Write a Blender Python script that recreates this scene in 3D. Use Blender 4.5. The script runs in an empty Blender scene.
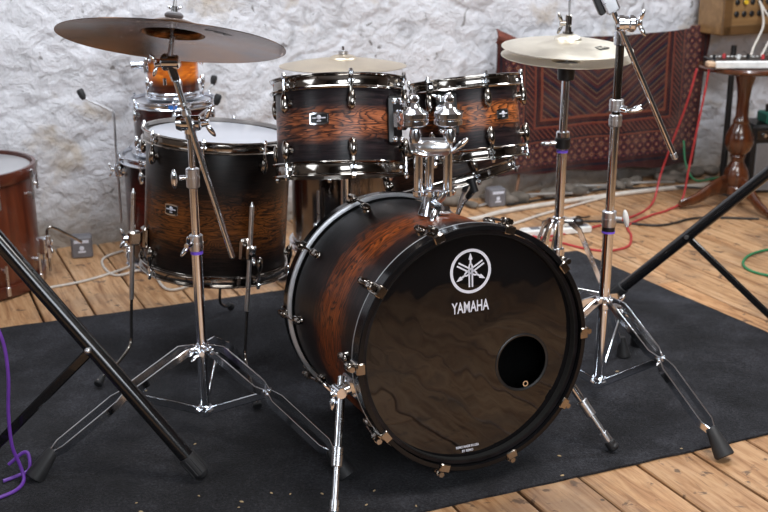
import bpy, math, random
from mathutils import Vector, Matrix, Quaternion, noise
random.seed(7)
PI = math.pi
V = Vector
scene = bpy.context.scene
col = scene.collection

# ------------------------------------------------------------------ materials
class NT:
    def __init__(s, name):
        s.m = bpy.data.materials.new(name); s.m.use_nodes = True
        s.t = s.m.node_tree; s.n = s.t.nodes; s.l = s.t.links
        s.b = s.n['Principled BSDF']
    def node(s, kind, **kw):
        nd = s.n.new(kind)
        for k, v in kw.items():
            if k.startswith('i_'):
                s.put(nd.inputs[int(k[2:]) if k[2:].isdigit() else k[2:].replace('_', ' ')], v)
            else: setattr(nd, k, v)
        return nd
    def put(s, sock, v):
        if hasattr(v, 'bl_idname') and v.bl_idname.startswith('NodeSocket'): s.l.new(v, sock)
        elif isinstance(v, bpy.types.NodeSocket): s.l.new(v, sock)
        else:
            if sock.type == 'RGBA' and len(v) == 3: v = (*v, 1)
            sock.default_value = v
    def math(s, op, a, b=None, c=None):
        nd = s.n.new('ShaderNodeMath'); nd.operation = op
        s.put(nd.inputs[0], a)
        if b is not None: s.put(nd.inputs[1], b)
        if c is not None: s.put(nd.inputs[2], c)
        return nd.outputs[0]
    def ramp(s, fac, stops, interp='LINEAR'):
        nd = s.n.new('ShaderNodeValToRGB'); s.l.new(fac, nd.inputs[0])
        cr = nd.color_ramp; cr.interpolation = interp
        while len(cr.elements) < len(stops): cr.elements.new(.5)
        for e, (p, c) in zip(cr.elements, stops):
            e.position = p; e.color = (*c, 1) if len(c) == 3 else (c[0],)*3 + (1,)
        return nd.outputs[0]
    def mix(s, fac, a, b, mode='MIX'):
        nd = s.n.new('ShaderNodeMix'); nd.data_type = 'RGBA'; nd.blend_type = mode
        s.put(nd.inputs[0], fac); s.put(nd.inputs[6], a); s.put(nd.inputs[7], b)
        return nd.outputs[2]
    def coord(s, scale=(1,1,1), rot=(0,0,0), which='Object'):
        tc = s.n.new('ShaderNodeTexCoord'); mp = s.n.new('ShaderNodeMapping')
        s.l.new(tc.outputs[which], mp.inputs[0]); mp.inputs['Scale'].default_value = scale; mp.inputs['Rotation'].default_value = rot
        return mp.outputs[0]
    def noise(s, vec, scale, detail=3, rough=.5, dist=0):
        nd = s.n.new('ShaderNodeTexNoise'); s.l.new(vec, nd.inputs['Vector'])
        nd.inputs['Scale'].default_value = scale; nd.inputs['Detail'].default_value = detail
        nd.inputs['Roughness'].default_value = rough; nd.inputs['Distortion'].default_value = dist
        return nd.outputs[0]
    def xyz(s, vec):
        nd = s.n.new('ShaderNodeSeparateXYZ'); s.l.new(vec, nd.inputs[0]); return nd.outputs
    def bump(s, h, strength=.3, distance=.01):
        nd = s.n.new('ShaderNodeBump'); s.l.new(h, nd.inputs['Height'])
        nd.inputs['Strength'].default_value = strength; nd.inputs['Distance'].default_value = distance
        s.l.new(nd.outputs[0], s.b.inputs['Normal'])
    def set(s, **kw):
        names = dict(color='Base Color', rough='Roughness', metal='Metallic', coat='Coat Weight', coatr='Coat Roughness', spec='Specular IOR Level', sheen='Sheen Weight', alpha='Alpha', aniso='Anisotropic')
        for k, v in kw.items(): s.put(s.b.inputs[names[k]], v)
        return s.m

def simple(name, color, rough=.5, metal=0, var=.12, nscale=30, **kw):
    t = NT(name)
    n = t.noise(t.coord(), nscale, 3)
    dark = tuple(c*(1-var) for c in color); lite = tuple(min(1, c*(1+var)) for c in color)
    t.set(color=t.ramp(n, [(.3, dark), (.7, lite)]), rough=t.ramp(n, [(.3, (max(rough*.85, .02),)), (.7, (rough*1.15,))]), metal=metal, **kw)
    return t.m

M = {}
M['chrome'] = simple('polished_chrome', (.88, .91, .96), .13, 1, .03)
M['satin'] = simple('satin_steel', (.78, .79, .82), .30, 1, .05)
M['nickel'] = simple('black_nickel', (.36, .33, .30), .12, 1, .05)
M['darkchrome'] = simple('smoked_chrome', (.20, .185, .17), .14, 1, .08)
M['copper'] = simple('bronze_claw', (.55, .36, .24), .25, 1, .08)
M['rubber'] = simple('black_rubber', (.022, .022, .024), .55)
M['black'] = simple('black_plastic', (.012, .012, .013), .35)
M['blackmetal'] = simple('black_enamel_tube', (.008, .008, .009), .22, 0, .02, 3, coat=.5)
M['hoopblack'] = simple('black_lacquer', (.006, .006, .007), .17, 0, .1, 20, spec=.3)
M['silver'] = simple('silver_inlay', (.62, .63, .66), .35, .6, .03)
M['white'] = simple('white_plastic', (.78, .78, .76), .4)
M['whitecable'] = simple('white_cable_jacket', (.66, .61, .55), .5)
M['greycable'] = simple('grey_cable_jacket', (.33, .31, .29), .5)
M['redcable'] = simple('red_cable_jacket', (.48, .045, .05), .45)
M['purple'] = simple('purple_cable_jacket', (.17, .05, .42), .4)
M['green'] = simple('green_cable_jacket', (.03, .22, .09), .45)
M['blackcable'] = simple('black_cable_jacket', (.02, .02, .02), .5)
M['greenbox'] = simple('green_enamel', (.02, .16, .12), .4)
M['bluetape'] = simple('blue_tape', (.02, .17, .6), .5)
M['violetring'] = simple('violet_nylon', (.20, .10, .75), .4)
M['print'] = simple('white_print', (.72, .74, .84), .5, 0, .02)
M['greyplastic'] = simple('grey_plastic', (.17, .165, .18), .5)
M['ampcloth'] = simple('amp_grille_cloth', (.24, .24, .25), .8, 0, .3, 300)
M['shaving'] = simple('wood_shaving', (.5, .36, .2), .8)
M['ink'] = simple('black_ink', (.02, .018, .016), .5)
M['stick'] = simple('brown_stick', (.16, .07, .03), .5)

def head_mat(name, color, rough):
    t = NT(name); n = t.noise(t.coord(), 9, 4)
    t.set(color=t.ramp(n, [(.3, tuple(c*.9 for c in color)), (.7, color)]), rough=rough)
    return t.m
M['headcoat'] = head_mat('coated_drum_head', (.46, .47, .52), .30)
M['headclear'] = head_mat('grey_drum_head', (.42, .42, .44), .3)
t = NT('black_gloss_head')
n = t.noise(t.coord(), 4.2, 2, .45, .6); n2 = t.noise(t.coord(), 60, 2)
t.set(color=(.006, .0055, .006), rough=.035, coat=.0, spec=.72)
t.bump(n, .42, .010)
M['bassheadblack'] = t.m
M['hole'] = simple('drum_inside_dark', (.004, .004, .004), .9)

def burst(name, edge, mid, grain, z0, z1, lo=.25, hi=.75, gscale=1.0, streak=.5, coat=.25, rough=.34, plat=.06):
    """open pored wood shell, dark stain at both ends fading to brown in the middle; grain runs around the shell"""
    t = NT(name)
    z = t.xyz(t.coord())[2]
    zz = t.math('DIVIDE', t.math('SUBTRACT', z, z0), z1-z0)
    wob = t.noise(t.coord((1.5, 1.5, 3)), 3*gscale, 3)
    zz = t.math('ADD', zz, t.math('MULTIPLY', t.math('SUBTRACT', wob, .5), .16))
    f = t.ramp(zz, [(0, (0,)), (lo, (.03,)), (.5*(lo+hi)-plat, (1,)), (.5*(lo+hi)+plat, (1,)), (hi, (.03,)), (1, (0,))], 'EASE')
    g = t.noise(t.coord((2.4, 2.4, 38)), 4.5*gscale, 7, .68, .7)
    w = t.noise(t.coord((1.1, 1.1, 4.2)), 3.4*gscale, 2, .45, .9)
    fr = t.math('FRACT', t.math('MULTIPLY', t.math('ADD', w, t.math('MULTIPLY', g, .10)), 17))
    ln = t.ramp(fr, [(.0, (.0,)), (.30, (.15,)), (.62, (.95,)), (.74, (.9,)), (.80, (.0,)), (1, (0,))])
    lmask = t.ramp(t.noise(t.coord((1, 1, 3)), 5*gscale, 3), [(.36, (0,)), (.46, (1,))])
    fig = t.ramp(g, [(.38, grain), (.45, tuple(.6*a+.4*b for a, b in zip(mid, grain))), (.52, mid), (.70, tuple(min(1, c*1.7) for c in mid))])
    fig = t.mix(t.math('MULTIPLY', t.xyz(ln)[0], t.xyz(lmask)[0]), fig, grain)
    gd = t.ramp(g, [(.40, tuple(c*.35 for c in edge)), (.6, edge)])
    c = t.mix(f, gd, fig)
    t.set(color=c, rough=rough, coat=coat, coatr=.28)
    t.set(spec=.22)
    t.bump(g, .18, .002)
    return t.m
EDGE = (.013, .011, .013)
M['bassshell'] = burst('charcoal_burst_bass', EDGE, (.36, .082, .014), (.012, .004, .003), -.47, -.03, .30, .84, coat=.0, rough=.34, plat=.02)
M['tomshell'] = burst('charcoal_burst_rack', (.020, .018, .024), (.40, .125, .050), (.025, .009, .008), .0, .225, .32, .73, 1.3)
M['tomshell2'] = burst('charcoal_burst_small_rack', (.016, .014, .019), (.44, .13, .034), (.012, .005, .004), .0, .2, .33, .73, 1.5)
M['floorshell'] = burst('charcoal_burst_floor', (.011, .009, .009), (.21, .066, .014), (.004, .002, .002), .0, .40, .14, .70, 1.5, plat=.03)
M['snareshell'] = burst('charcoal_burst_snare', (.010, .008, .008), (.07, .03, .02), (.01, .006, .005), .0, .14, .1, .9, 1.5)
M['orange'] = burst('orange_sunburst', (.05, .008, .004), (.75, .20, .02), (.50, .10, .010), -.0, .19, .22, .78, .6, rough=.12, coat=.8)
M['redburst'] = burst('red_sunburst', (.010, .004, .004), (.065, .008, .006), (.03, .005, .004), -.02, .42, .08, .95, .6, rough=.12, coat=.8)

def wood(name, a, b, axis='x', rough=.35, coat=.3, sc=1.0):
    t = NT(name); s = {'x': (2, 16, 16), 'y': (16, 2, 16), 'z': (16, 16, 2)}[axis]
    g = t.noise(t.coord(tuple(k*sc for k in s)), 2.5, 6, .6, .8)
    t.set(color=t.ramp(g, [(.3, a), (.7, b)]), rough=rough, coat=coat); t.bump(g, .1, .002)
    return t.m
M['mahogany'] = wood('mahogany_veneer', (.055, .011, .005), (.16, .036, .013), 'z', .3, .5, .6)
M['mahoganyhoop'] = wood('mahogany_hoop', (.045, .009, .005), (.12, .026, .011), 'x', .3, .5, .6)
M['tablewood'] = wood('polished_table_wood', (.035, .010, .004), (.13, .036, .011), 'z', .22, .7, .6)
M['boxwood'] = wood('golden_cabinet_wood', (.19, .10, .038), (.34, .195, .080), 'x', .45, .2, .5)
M['boxedge'] = wood('cabinet_edge_wood', (.09, .045, .016), (.17, .085, .03), 'x', .45, .2, .5)

def bronze(name, a, b, rough, ringscale):
    t = NT(name); co = t.coord(); x = t.xyz(co)
    r = t.math('SQRT', t.math('ADD', t.math('MULTIPLY', x[0], x[0]), t.math('MULTIPLY', x[1], x[1])))
    cmb = t.node('ShaderNodeCombineXYZ'); t.put(cmb.inputs[0], r)
    ring = t.noise(cmb.outputs[0], ringscale, 4, .7)
    pat = t.noise(co, 9, 5, .6, .6)
    f = t.math('ADD', t.math('MULTIPLY', ring, .35), t.math('MULTIPLY', pat, .65))
    t.set(color=t.ramp(f, [(.38, a), (.62, b)]), rough=t.ramp(pat, [(.3, (rough*.8,)), (.7, (rough*1.3,))]), metal=1)
    t.bump(ring, .25, .001)
    return t.m
M['ridebronze'] = bronze('dark_raw_bronze', (.050, .021, .009), (.34, .165, .070), .22, 260)
M['hatbronze'] = bronze('bright_bronze', (.84, .77, .64), (.96, .90, .78), .40, 300)
M['palebronze'] = bronze('pale_bronze', (.66, .56, .42), (.80, .70, .55), .36, 260)
M['shellchrome'] = simple('bronzed_steel_shell', (.20, .18, .17), .14, 1, .1, 6)

# ------------------------------------------------------------------ mesh builder
def frame(d, upv=None):
    d = d.normalized()
    a = upv or (V((0,0,1)) if abs(d.z) < .95 else V((1,0,0)))
    x = a.cross(d)
    if x.length < 1e-6: x = V((1,0,0)).cross(d)
    x.normalize(); return x, d.cross(x)
class MB:
    def __init__(s): s.v = []; s.f = []
    def add(s, vs, fs, Mx=None):
        o = len(s.v)
        s.v += [tuple(Mx @ V(p)) if Mx else tuple(p) for p in vs]
        s.f += [tuple(i+o for i in f) for f in fs]; return s
    def lathe(s, prof, Mx=None, N=48, closed=False):
        vs = []; fs = []; K = len(prof)
        for i in range(N):
            a = 2*PI*i/N
            for r, z in prof: vs.append((r*math.cos(a), r*math.sin(a), z))
        for i in range(N):
            j = (i+1) % N
            for k in range(K if closed else K-1):
                k2 = (k+1) % K
                fs.append((i*K+k, j*K+k, j*K+k2, i*K+k2))
        if not closed:
            if prof[0][0] > 1e-6: fs.append(tuple(i*K for i in range(N))[::-1])
            if prof[-1][0] > 1e-6: fs.append(tuple(i*K+K-1 for i in range(N)))
        return s.add(vs, fs, Mx)
    def rod(s, p0, p1, r0, r1=None, N=16, bev=0):
        p0, p1 = V(p0), V(p1); r1 = r0 if r1 is None else r1
        d = p1-p0; L = d.length
        x, y = frame(d); Mx = Matrix.Translation(p0) @ Matrix((x, y, d.normalized())).transposed().to_4x4()
        if bev: prof = [(0, 0), (r0-bev, 0), (r0, bev), (r1, L-bev), (r1-bev, L), (0, L)]
        else: prof = [(0, 0), (r0, 0), (r1, L), (0, L)]
        return s.lathe(prof, Mx, N)
    def turned(s, p0, p1, prof, N=24):
        """prof (r, t) with t running 0..1 from p0 to p1"""
        p0, p1 = V(p0), V(p1); d = p1-p0; L = d.length; x, y = frame(d)
        Mx = Matrix.Translation(p0) @ Matrix((x, y, d.normalized())).transposed().to_4x4()
        return s.lathe([(r, t*L) for r, t in prof], Mx, N)
    def tube(s, pts, r, N=10):
        pts = [V(p) for p in pts]; K = len(pts)
        rs = r if isinstance(r, (list, tuple)) else [r]*K
        t0 = (pts[1]-pts[0]).normalized(); x, y = frame(t0); vs = []; prev = t0
        for i, p in enumerate(pts):
            t = (pts[min(i+1, K-1)]-pts[max(i-1, 0)]).normalized()
            q = prev.rotation_difference(t); x = q @ x; y = q @ y; prev = t
            for k in range(N):
                a = 2*PI*k/N; vs.append(p+rs[i]*(math.cos(a)*x+math.sin(a)*y))
        fs = [(i*N+k, i*N+(k+1) % N, (i+1)*N+(k+1) % N, (i+1)*N+k) for i in range(K-1) for k in range(N)]
        fs += [tuple(range(N))[::-1], tuple((K-1)*N+k for k in range(N))]
        return s.add(vs, fs)
    def box(s, c, size, R=None, bev=.0):
        x, y, z = [k/2 for k in size]; b = min(bev, x*.9, y*.9, z*.9)
        Mx = Matrix.Translation(V(c)) @ (R.to_4x4() if R else Matrix.Identity(4))
        if b <= 0:
            vs = [(i, j, k) for i in (-x, x) for j in (-y, y) for k in (-z, z)]
            return s.add(vs, [(0,1,3,2), (4,6,7,5), (0,4,5,1), (2,3,7,6), (0,2,6,4), (1,5,7,3)], Mx)
        # chamfered box: stacked octagon-cornered rings
        def ring(hx, hy, zz, cb): return [(-hx+cb, -hy, zz), (hx-cb, -hy, zz), (hx, -hy+cb, zz), (hx, hy-cb, zz), (hx-cb, hy, zz), (-hx+cb, hy, zz), (-hx, hy-cb, zz), (-hx, -hy+cb, zz)]
        vs = ring(x-b, y-b, -z, b*.4)+ring(x, y, -z+b, b)+ring(x, y, z-b, b)+ring(x-b, y-b, z, b*.4)
        fs = [tuple(range(8))[::-1], tuple(range(24, 32))]
        for q in range(3):
            for k in range(8): fs.append((q*8+k, q*8+(k+1) % 8, q*8+8+(k+1) % 8, q*8+8+k))
        return s.add(vs, fs, Mx)
    def strip(s, pts, w, th, side):
        """flat bar swept along pts; `side` is the thickness direction"""
        pts = [V(p) for p in pts]; side = V(side).normalized(); vs = []
        for i, p in enumerate(pts):
            t = (pts[min(i+1, len(pts)-1)]-pts[max(i-1, 0)]).normalized()
            wv = t.cross(side).normalized(); sd = wv.cross(t)
            e = min(th, w)*.32; W_, T_ = w/2, th/2
            for a, b in ((-W_+e, -T_), (W_-e, -T_), (W_, -T_+e), (W_, T_-e), (W_-e, T_), (-W_+e, T_), (-W_, T_-e), (-W_, -T_+e)): vs.append(p+wv*a+sd*b)
        K = len(pts)
        fs = [(i*8+k, i*8+(k+1) % 8, i*8+8+(k+1) % 8, i*8+8+k) for i in range(K-1) for k in range(8)]+[tuple(range(8))[::-1], tuple(K*8-8+k for k in range(8))]
        return s.add(vs, fs)
    def ball(s, c, r, sc=(1,1,1), R=None, N=16):
        Mx = Matrix.Translation(V(c)) @ (R.to_4x4() if R else Matrix.Identity(4)) @ Matrix.Diagonal((*sc, 1))
        return s.lathe([(r*math.sin(PI*i/10), -r*math.cos(PI*i/10)) for i in range(11)], Mx, N)
    def wing(s, c, axis, updir, k=1.0):
        """wing nut: a hub with two flattened ears"""
        axis = V(axis).normalized(); u = V(updir); u = (u-axis*u.dot(axis)).normalized(); w = axis.cross(u)
        c = V(c); s.rod(c, c+axis*.014*k, .008*k, .006*k, 12)
        R = Matrix((w, u, axis)).transposed()
        for sg in (-1, 1):
            s.ball(c+axis*.014*k+u*sg*.015*k, .013*k, (.42, 1.15, .38), Matrix((w, (u*sg+axis*.5).normalized(), w.cross((u*sg+axis*.5).normalized()))).transposed(), 12)
        return s

def tag(o, label=None, cat=None, group=None, kind=None):
    if label: o['label'] = label
    if cat: o['category'] = cat
    if group: o['group'] = group
    if kind: o['kind'] = kind
    return o
ROOTM = {}
def empty(name, loc, label, cat, group=None, R=None):
    o = bpy.data.objects.new(name, None); col.objects.link(o); o.empty_display_size = .05
    Mx = Matrix.Translation(V(loc)) @ (R.to_4x4() if R else Matrix.Identity(4))
    o.matrix_world = Mx; ROOTM[o.name] = Mx
    return tag(o, label, cat, group)
def build(name, mb, mat, parent=None, world=False, label=None, sharp=.6, loc=None):
    """links one mesh object. Part meshes are in their thing's frame; world=True converts from world coordinates"""
    me = bpy.data.meshes.new(name)
    vs = [V(v) for v in mb.v]
    base = None
    if parent is None:
        base = V(loc) if loc is not None else V((sum(v.x for v in vs)/len(vs), sum(v.y for v in vs)/len(vs), min(v.z for v in vs)))
        vs = [v-base for v in vs]
    elif world:
        root = parent
        while root.parent: root = root.parent
        inv = ROOTM[root.name].inverted(); vs = [inv @ v for v in vs]
    me.from_pydata([tuple(v) for v in vs], [], mb.f); me.validate(); me.update()
    me.polygons.foreach_set('use_smooth', [True]*len(me.polygons))
    me.set_sharp_from_angle(angle=sharp)
    me.materials.append(M[mat] if isinstance(mat, str) else mat)
    o = bpy.data.objects.new(name, me); col.objects.link(o)
    if parent is not None: o.parent = parent
    else: o.location = base
    if label: o['label'] = label
    return o
def one(name, mb, mat, label, cat, group=None, **kw):
    return tag(build(name, mb, mat, None, **kw), label, cat, group)
def struct(name, mb, mat, **kw):
    return tag(build(name, mb, mat, None, **kw), kind='structure')
def spline(pts, n=8):
    P = [V(p) for p in pts]; P = [P[0]*2-P[1]]+P+[P[-1]*2-P[-2]]; out = []
    for i in range(1, len(P)-2):
        a, b, c, d = P[i-1:i+3]
        for k in range(n):
            t = k/n
            out.append(.5*((2*b)+(c-a)*t+(2*a-5*b+4*c-d)*t*t+(3*b-a-3*c+d)*t**3))
    out.append(P[-2]); return out

# ------------------------------------------------------------------ room frame: u along the stone wall, v away from the camera
Q = V((.9063, .4226, 0)); NV = V((-.4226, .9063, 0)); WV = 4.20
def uv(u, v, z=0): return Q*u+NV*v+V((0, 0, z))
RR = Matrix((Q, NV, V((0, 0, 1)))).transposed()
U0, U1, V0, H = -2.6, 5.6, -1.5, 2.6

# floor: sawn boards with gaps, running away from the camera
t = NT('old_pine_boards')
at = t.node('ShaderNodeAttribute', attribute_name='plank')
sx = t.xyz(at.outputs[1])
off = t.node('ShaderNodeCombineXYZ'); t.put(off.inputs[0], t.math('MULTIPLY', sx[0], 37)); t.put(off.inputs[1], t.math('MULTIPLY', sx[1], 53)); t.put(off.inputs[2], 0.)
co = t.coord()
va = t.node('ShaderNodeVectorMath', operation='ADD'); t.put(va.inputs[0], co); t.put(va.inputs[1], off.outputs[0])
mp = t.node('ShaderNodeMapping'); t.put(mp.inputs[0], va.outputs[0]); mp.inputs['Scale'].default_value = (14, 1.3, 8)
g = t.noise(mp.outputs[0], 2.2, 7, .62, 1.3)
base = t.ramp(g, [(.32, (.27, .125, .052)), (.44, (.48, .26, .125)), (.54, (.62, .375, .20)), (.72, (.73, .48, .29))])
tint = t.ramp(sx[0], [(0, (.80, .76, .72)), (.5, (1, 1, 1)), (1, (1.0, .88, .76))])
c1 = t.mix(1.0, base, tint, 'MULTIPLY')
mp2 = t.node('ShaderNodeMapping'); t.put(mp2.inputs[0], va.outputs[0]); mp2.inputs['Scale'].default_value = (1.6, .75, 1)
vor = t.node('ShaderNodeTexVoronoi'); t.put(vor.inputs['Vector'], mp2.outputs[0]); vor.inputs['Scale'].default_value = 3.4
knot = t.ramp(vor.outputs['Distance'], [(.02, (1,)), (.07, (.55,)), (.10, (0,))])
c2 = t.mix(t.math('MULTIPLY', t.xyz(knot)[0], .8), c1, (.14, .055, .022))
st = t.noise(co, 2.6, 5, .6, .5)
c3 = t.mix(t.ramp(st, [(.50, (0,)), (.66, (.60,))]), c2, (.20, .13, .09))
st2 = t.noise(co, 21, 4, .6, .5)
c4 = t.mix(t.ramp(st2, [(.60, (0,)), (.66, (.80,))]), c3, (.085, .05, .035))
vn = t.node('ShaderNodeTexVoronoi'); t.put(vn.inputs['Vector'], co); vn.inputs['Scale'].default_value = 9.5
c4 = t.mix(t.ramp(vn.outputs['Distance'], [(.035, (.85,)), (.06, (0,))]), c4, (.04, .025, .02))
gl = t.noise(mp.outputs[0], 7.5, 4, .6, .4)
c4 = t.mix(t.ramp(gl, [(.30, (.55,)), (.42, (0,))]), c4, (.16, .075, .03))
t.set(color=c4, rough=t.ramp(g, [(.3, (.50,)), (.7, (.34,))]), spec=.45)
t.bump(g, .35, .004)
M['boards'] = t.m
mb = MB(); cols = []
w = .162; k0 = int((U0-.563)/w)-1
i = k0
while .563+i*w < U1:
    a = .563+i*w; v = V0
    while v < WV+.1:
        Ls = random.uniform(1.7, 3.4); e = min(v+Ls, WV+.12)
        dz = random.uniform(-.0015, .0015)
        x0 = a+.0028+random.uniform(0, .002); x1 = a+w-.0028-random.uniform(0, .002)
        bz = .003
        n0 = len(mb.v)
        mb.box(((x0+x1)/2, (v+e)/2, -.012+dz), (x1-x0, e-v-.004, .024), None, bz)
        cr = (random.random(), random.random())
        cols += [cr]*(len(mb.v)-n0)
        v = e
    i += 1
me = bpy.data.meshes.new('floor'); me.from_pydata(mb.v, [], mb.f); me.update()
ca = me.attributes.new('plank', 'FLOAT_COLOR', 'POINT')
for i, c in enumerate(cols): ca.data[i].color = (c[0], c[1], 0, 1)
me.materials.append(M['boards'])
fl = bpy.data.objects.new('floor', me); col.objects.link(fl); fl.rotation_euler = (0, 0, math.radians(25)); tag(fl, kind='structure')
mb = MB().box(((U0+U1)/2, (V0+WV)/2, -.05), (U1-U0+.4, WV-V0+.4, .03))
o = struct('trim_1', mb, simple('dark_subfloor', (.012, .009, .007), .9), loc=(0, 0, 0)); o.rotation_euler = (0, 0, math.radians(25))

# back wall: limewashed rubble, really displaced
t = NT('whitewashed_rubble')
co = t.coord(); x = t.xyz(co)
n1 = t.noise(co, 2.6, 5, .6, .4); n2 = t.noise(co, 11, 6, .65, .8); n3 = t.noise(co, 60, 5, .7)
base = t.ramp(n2, [(.30, (.50, .50, .53)), (.43, (.72, .72, .76)), (.62, (.82, .82, .87))])
tan = t.ramp(n1, [(.58, (0,)), (.66, (.75,))])
c = t.mix(tan, base, (.55, .46, .36))
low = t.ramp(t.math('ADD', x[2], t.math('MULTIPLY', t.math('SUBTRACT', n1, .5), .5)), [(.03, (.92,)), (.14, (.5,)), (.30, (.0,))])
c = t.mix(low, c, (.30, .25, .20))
pit = t.noise(co, 17, 3, .5, 1.2)
c = t.mix(t.ramp(pit, [(.27, (.8,)), (.33, (0,))]), c, (.14, .12, .11))
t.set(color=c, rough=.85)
t.bump(t.math('ADD', n2, t.math('MULTIPLY', n3, .35)), 1.0, .022)
M['stone'] = t.m
def wall_h(u, z):
    p = V((u*2.3, z*3.4, 3.1))
    wv = V((noise.noise(V((u*2.1, z*2.1, 9)))*.55, noise.noise(V((u*2.1, z*2.1, 21)))*.55, 0))
    d, _ = noise.voronoi(p+wv)
    edge = min(1, (d[1]-d[0])*4.5)
    cell = noise.cell(V(_[0])*7.3)
    msk = .35+.65*max(0, min(1, .5+1.2*noise.noise(V((u*1.3, z*1.7, 31)))))
    h = .009*msk*max(0, edge)**.7 + .008*cell*edge
    for fq, am in ((2.2, .028), (5.5, .006), (13, .0060), (27, .0045), (55, .0028)):
        h += am*noise.noise(V((u*fq*.8+fq, z*fq*1.15+(u*fq*.25), fq)))
    r = 1-abs(noise.noise(V((u*4+z*2.6, z*5-u*1.5, 14))))*2
    h -= .010*max(0, r-.88)/.12*max(0, min(1, .5+2*noise.noise(V((u*1.7, z*2.3, 77)))))
    return h
mb = MB(); nu, nz = 760, 210; ua, ub, za, zb_ = U0, U1, -.05, H
zs = [za+(1.25-za)*k/170 for k in range(171)]+[1.25+(H-1.25)*k/39 for k in range(1, 40)]
us = []
u = ua
while u < ub:
    us.append(u); u += .0085 if -.1 < u < 4.6 else .04
us.append(ub)
for uu in us:
    for z in zs:
        mb.v.append((uu, WV+.055-wall_h(uu, z), z))
K = len(zs)
for i in range(len(us)-1):
    for k in range(K-1): mb.f.append((i*K+k, (i+1)*K+k, (i+1)*K+k+1, i*K+k+1))
o = struct('wall_back', mb, 'stone', loc=(0, 0, 0), sharp=3.2); o.rotation_euler = (0, 0, math.radians(25))

M['plaster'] = simple('brown_grey_plaster', (.20, .17, .15), .85, 0, .2, 4)
M['darkplaster'] = simple('dark_panelling', (.035, .026, .02), .7, 0, .3, 6)
M['ceil'] = simple('white_painted_ceiling', (.34, .33, .33), .9, 0, .1, 4)
for nm, c, s, m in (('wall_left', (U0-.05, (V0+WV)/2, H/2), (.1, WV-V0+.3, H), 'plaster'),
                    ('wall_right', (U1+.05, (V0+WV)/2, H/2), (.1, WV-V0+.3, H), 'plaster'),
                    ('wall_front', ((U0+U1)/2, V0-.05, H/2), (U1-U0, .1, H), 'darkplaster'),
                    ('ceiling', ((U0+U1)/2, (V0+WV)/2, H+.05), (U1-U0+.4, WV-V0+.4, .1), 'ceil')):
    o = struct(nm, MB().box(c, s), m, loc=(0, 0, 0)); o.rotation_euler = (0, 0, math.radians(25))

o = struct('added_dark_riser', MB().box((1.8, -.93, .36), (6.2, 1.0, .72), None, .01), 'darkplaster', loc=(0, 0, 0)); o.rotation_euler = (0, 0, math.radians(25))  # unseen riser behind the camera, added so the upper bass head reflects dark
# rubble at the foot of the wall
t = NT('dusty_rubble'); nn = t.noise(t.coord(), 14, 5)
t.set(color=t.ramp(nn, [(.3, (.06, .05, .04)), (.7, (.24, .20, .165))]), rough=.9); t.bump(nn, .6, .01); M['rubble'] = t.m
mb = MB(); rnd = random.Random(5)
for k in range(46):
    uu = rnd.uniform(2.15, 4.3); rr = rnd.uniform(.018, .05)
    c = uv(uu, WV-.03-rnd.uniform(0, .09), rr*.45)
    n0 = len(mb.v); mb.ball((0, 0, 0), rr*.85, (1.5, .9, .6), None, 10)
    rot = Matrix.Rotation(rnd.uniform(0, 6), 3, 'Z')
    for q in range(n0, len(mb.v)):
        p = V(mb.v[q]); p = p*(1+.35*noise.noise(p*22+V((k, 0, 0)))); mb.v[q] = tuple(rot @ p + c)
tag(one('rubble', mb, 'rubble', 'dusty stone rubble lying along the foot of the wall under the rug', 'rubble'), kind='stuff')

# carpet
t = NT('charcoal_felt'); co = t.coord()
a = t.noise(co, 150, 6, .85); b = t.noise(co, 4, 5, .7)
t.set(color=t.ramp(t.math('ADD', t.math('MULTIPLY', a, .6), t.math('MULTIPLY', b, .4)), [(.38, (.003, .003, .004)), (.50, (.016, .016, .0195)), (.62, (.060, .060, .072))]), rough=.95, sheen=.08, spec=.1)
t.bump(a, .8, .004); M['felt'] = t.m
B_, FR = V((.746, 4.043, 0)), V((1.451, 2.694, 0)); ax = V((.9215, .389, 0))
FL = FR-ax*3.0; BL = B_-ax*2.75
mb = MB(); NX, NY = 120, 60; hc = .006
def cp(i, j, top):
    s_, t_ = i/NX, j/NY
    p = (FL*(1-s_)+FR*s_)*(1-t_)+(BL*(1-s_)+B_*s_)*t_
    wv = .004*noise.noise(V((s_*30, t_*30, 0)))
    if i in (0, NX): p = p+V((wv, 0, 0))
    if j in (0, NY): p = p+V((0, wv, 0))
    return (p.x, p.y, (hc+.0016*noise.noise(V((s_*9, t_*7, 3)))) if top else .0005)
for top in (1, 0):
    for i in range(NX+1):
        for j in range(NY+1): mb.v.append(cp(i, j, top))
W2 = (NX+1)*(NY+1)
for i in range(NX):
    for j in range(NY):
        a = i*(NY+1)+j; mb.f.append((a, a+NY+1, a+NY+2, a+1)); mb.f.append((W2+a, W2+a+1, W2+a+NY+2, W2+a+NY+1))
for i in range(NX):
    for j in (0, NY):
        a = i*(NY+1)+j; q = (a, a+NY+1, W2+a+NY+1, W2+a); mb.f.append(q if j else q[::-1])
for j in range(NY):
    for i in (0, NX):
        a = i*(NY+1)+j; q = (a, a+1, W2+a+1, W2+a); mb.f.append(q[::-1] if i else q)
one('carpet', mb, 'felt', 'dark charcoal felt carpet laid on the floorboards under the drum kit', 'carpet')
FZ = hc+.001
mb = MB(); rnd = random.Random(3)
for k in range(26):
    if k < 14: c = V((rnd.uniform(-.75, .1), rnd.uniform(2.08, 2.2), FZ+.001))
    else: c = V((rnd.uniform(-.8, .9), rnd.uniform(2.1, 2.9), FZ+.001))
    if c.y < 2.12+.42*(c.x-.1) : continue
    mb.ball(c, rnd.uniform(.0012, .0038), (1.6, .8, .5), Matrix.Rotation(rnd.uniform(0, 6), 3, 'Z'), 6)
tag(one('wood_crumbs', mb, 'shaving', 'pale wood crumbs scattered on the dark carpet at the front', 'crumbs'), kind='stuff')

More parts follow.
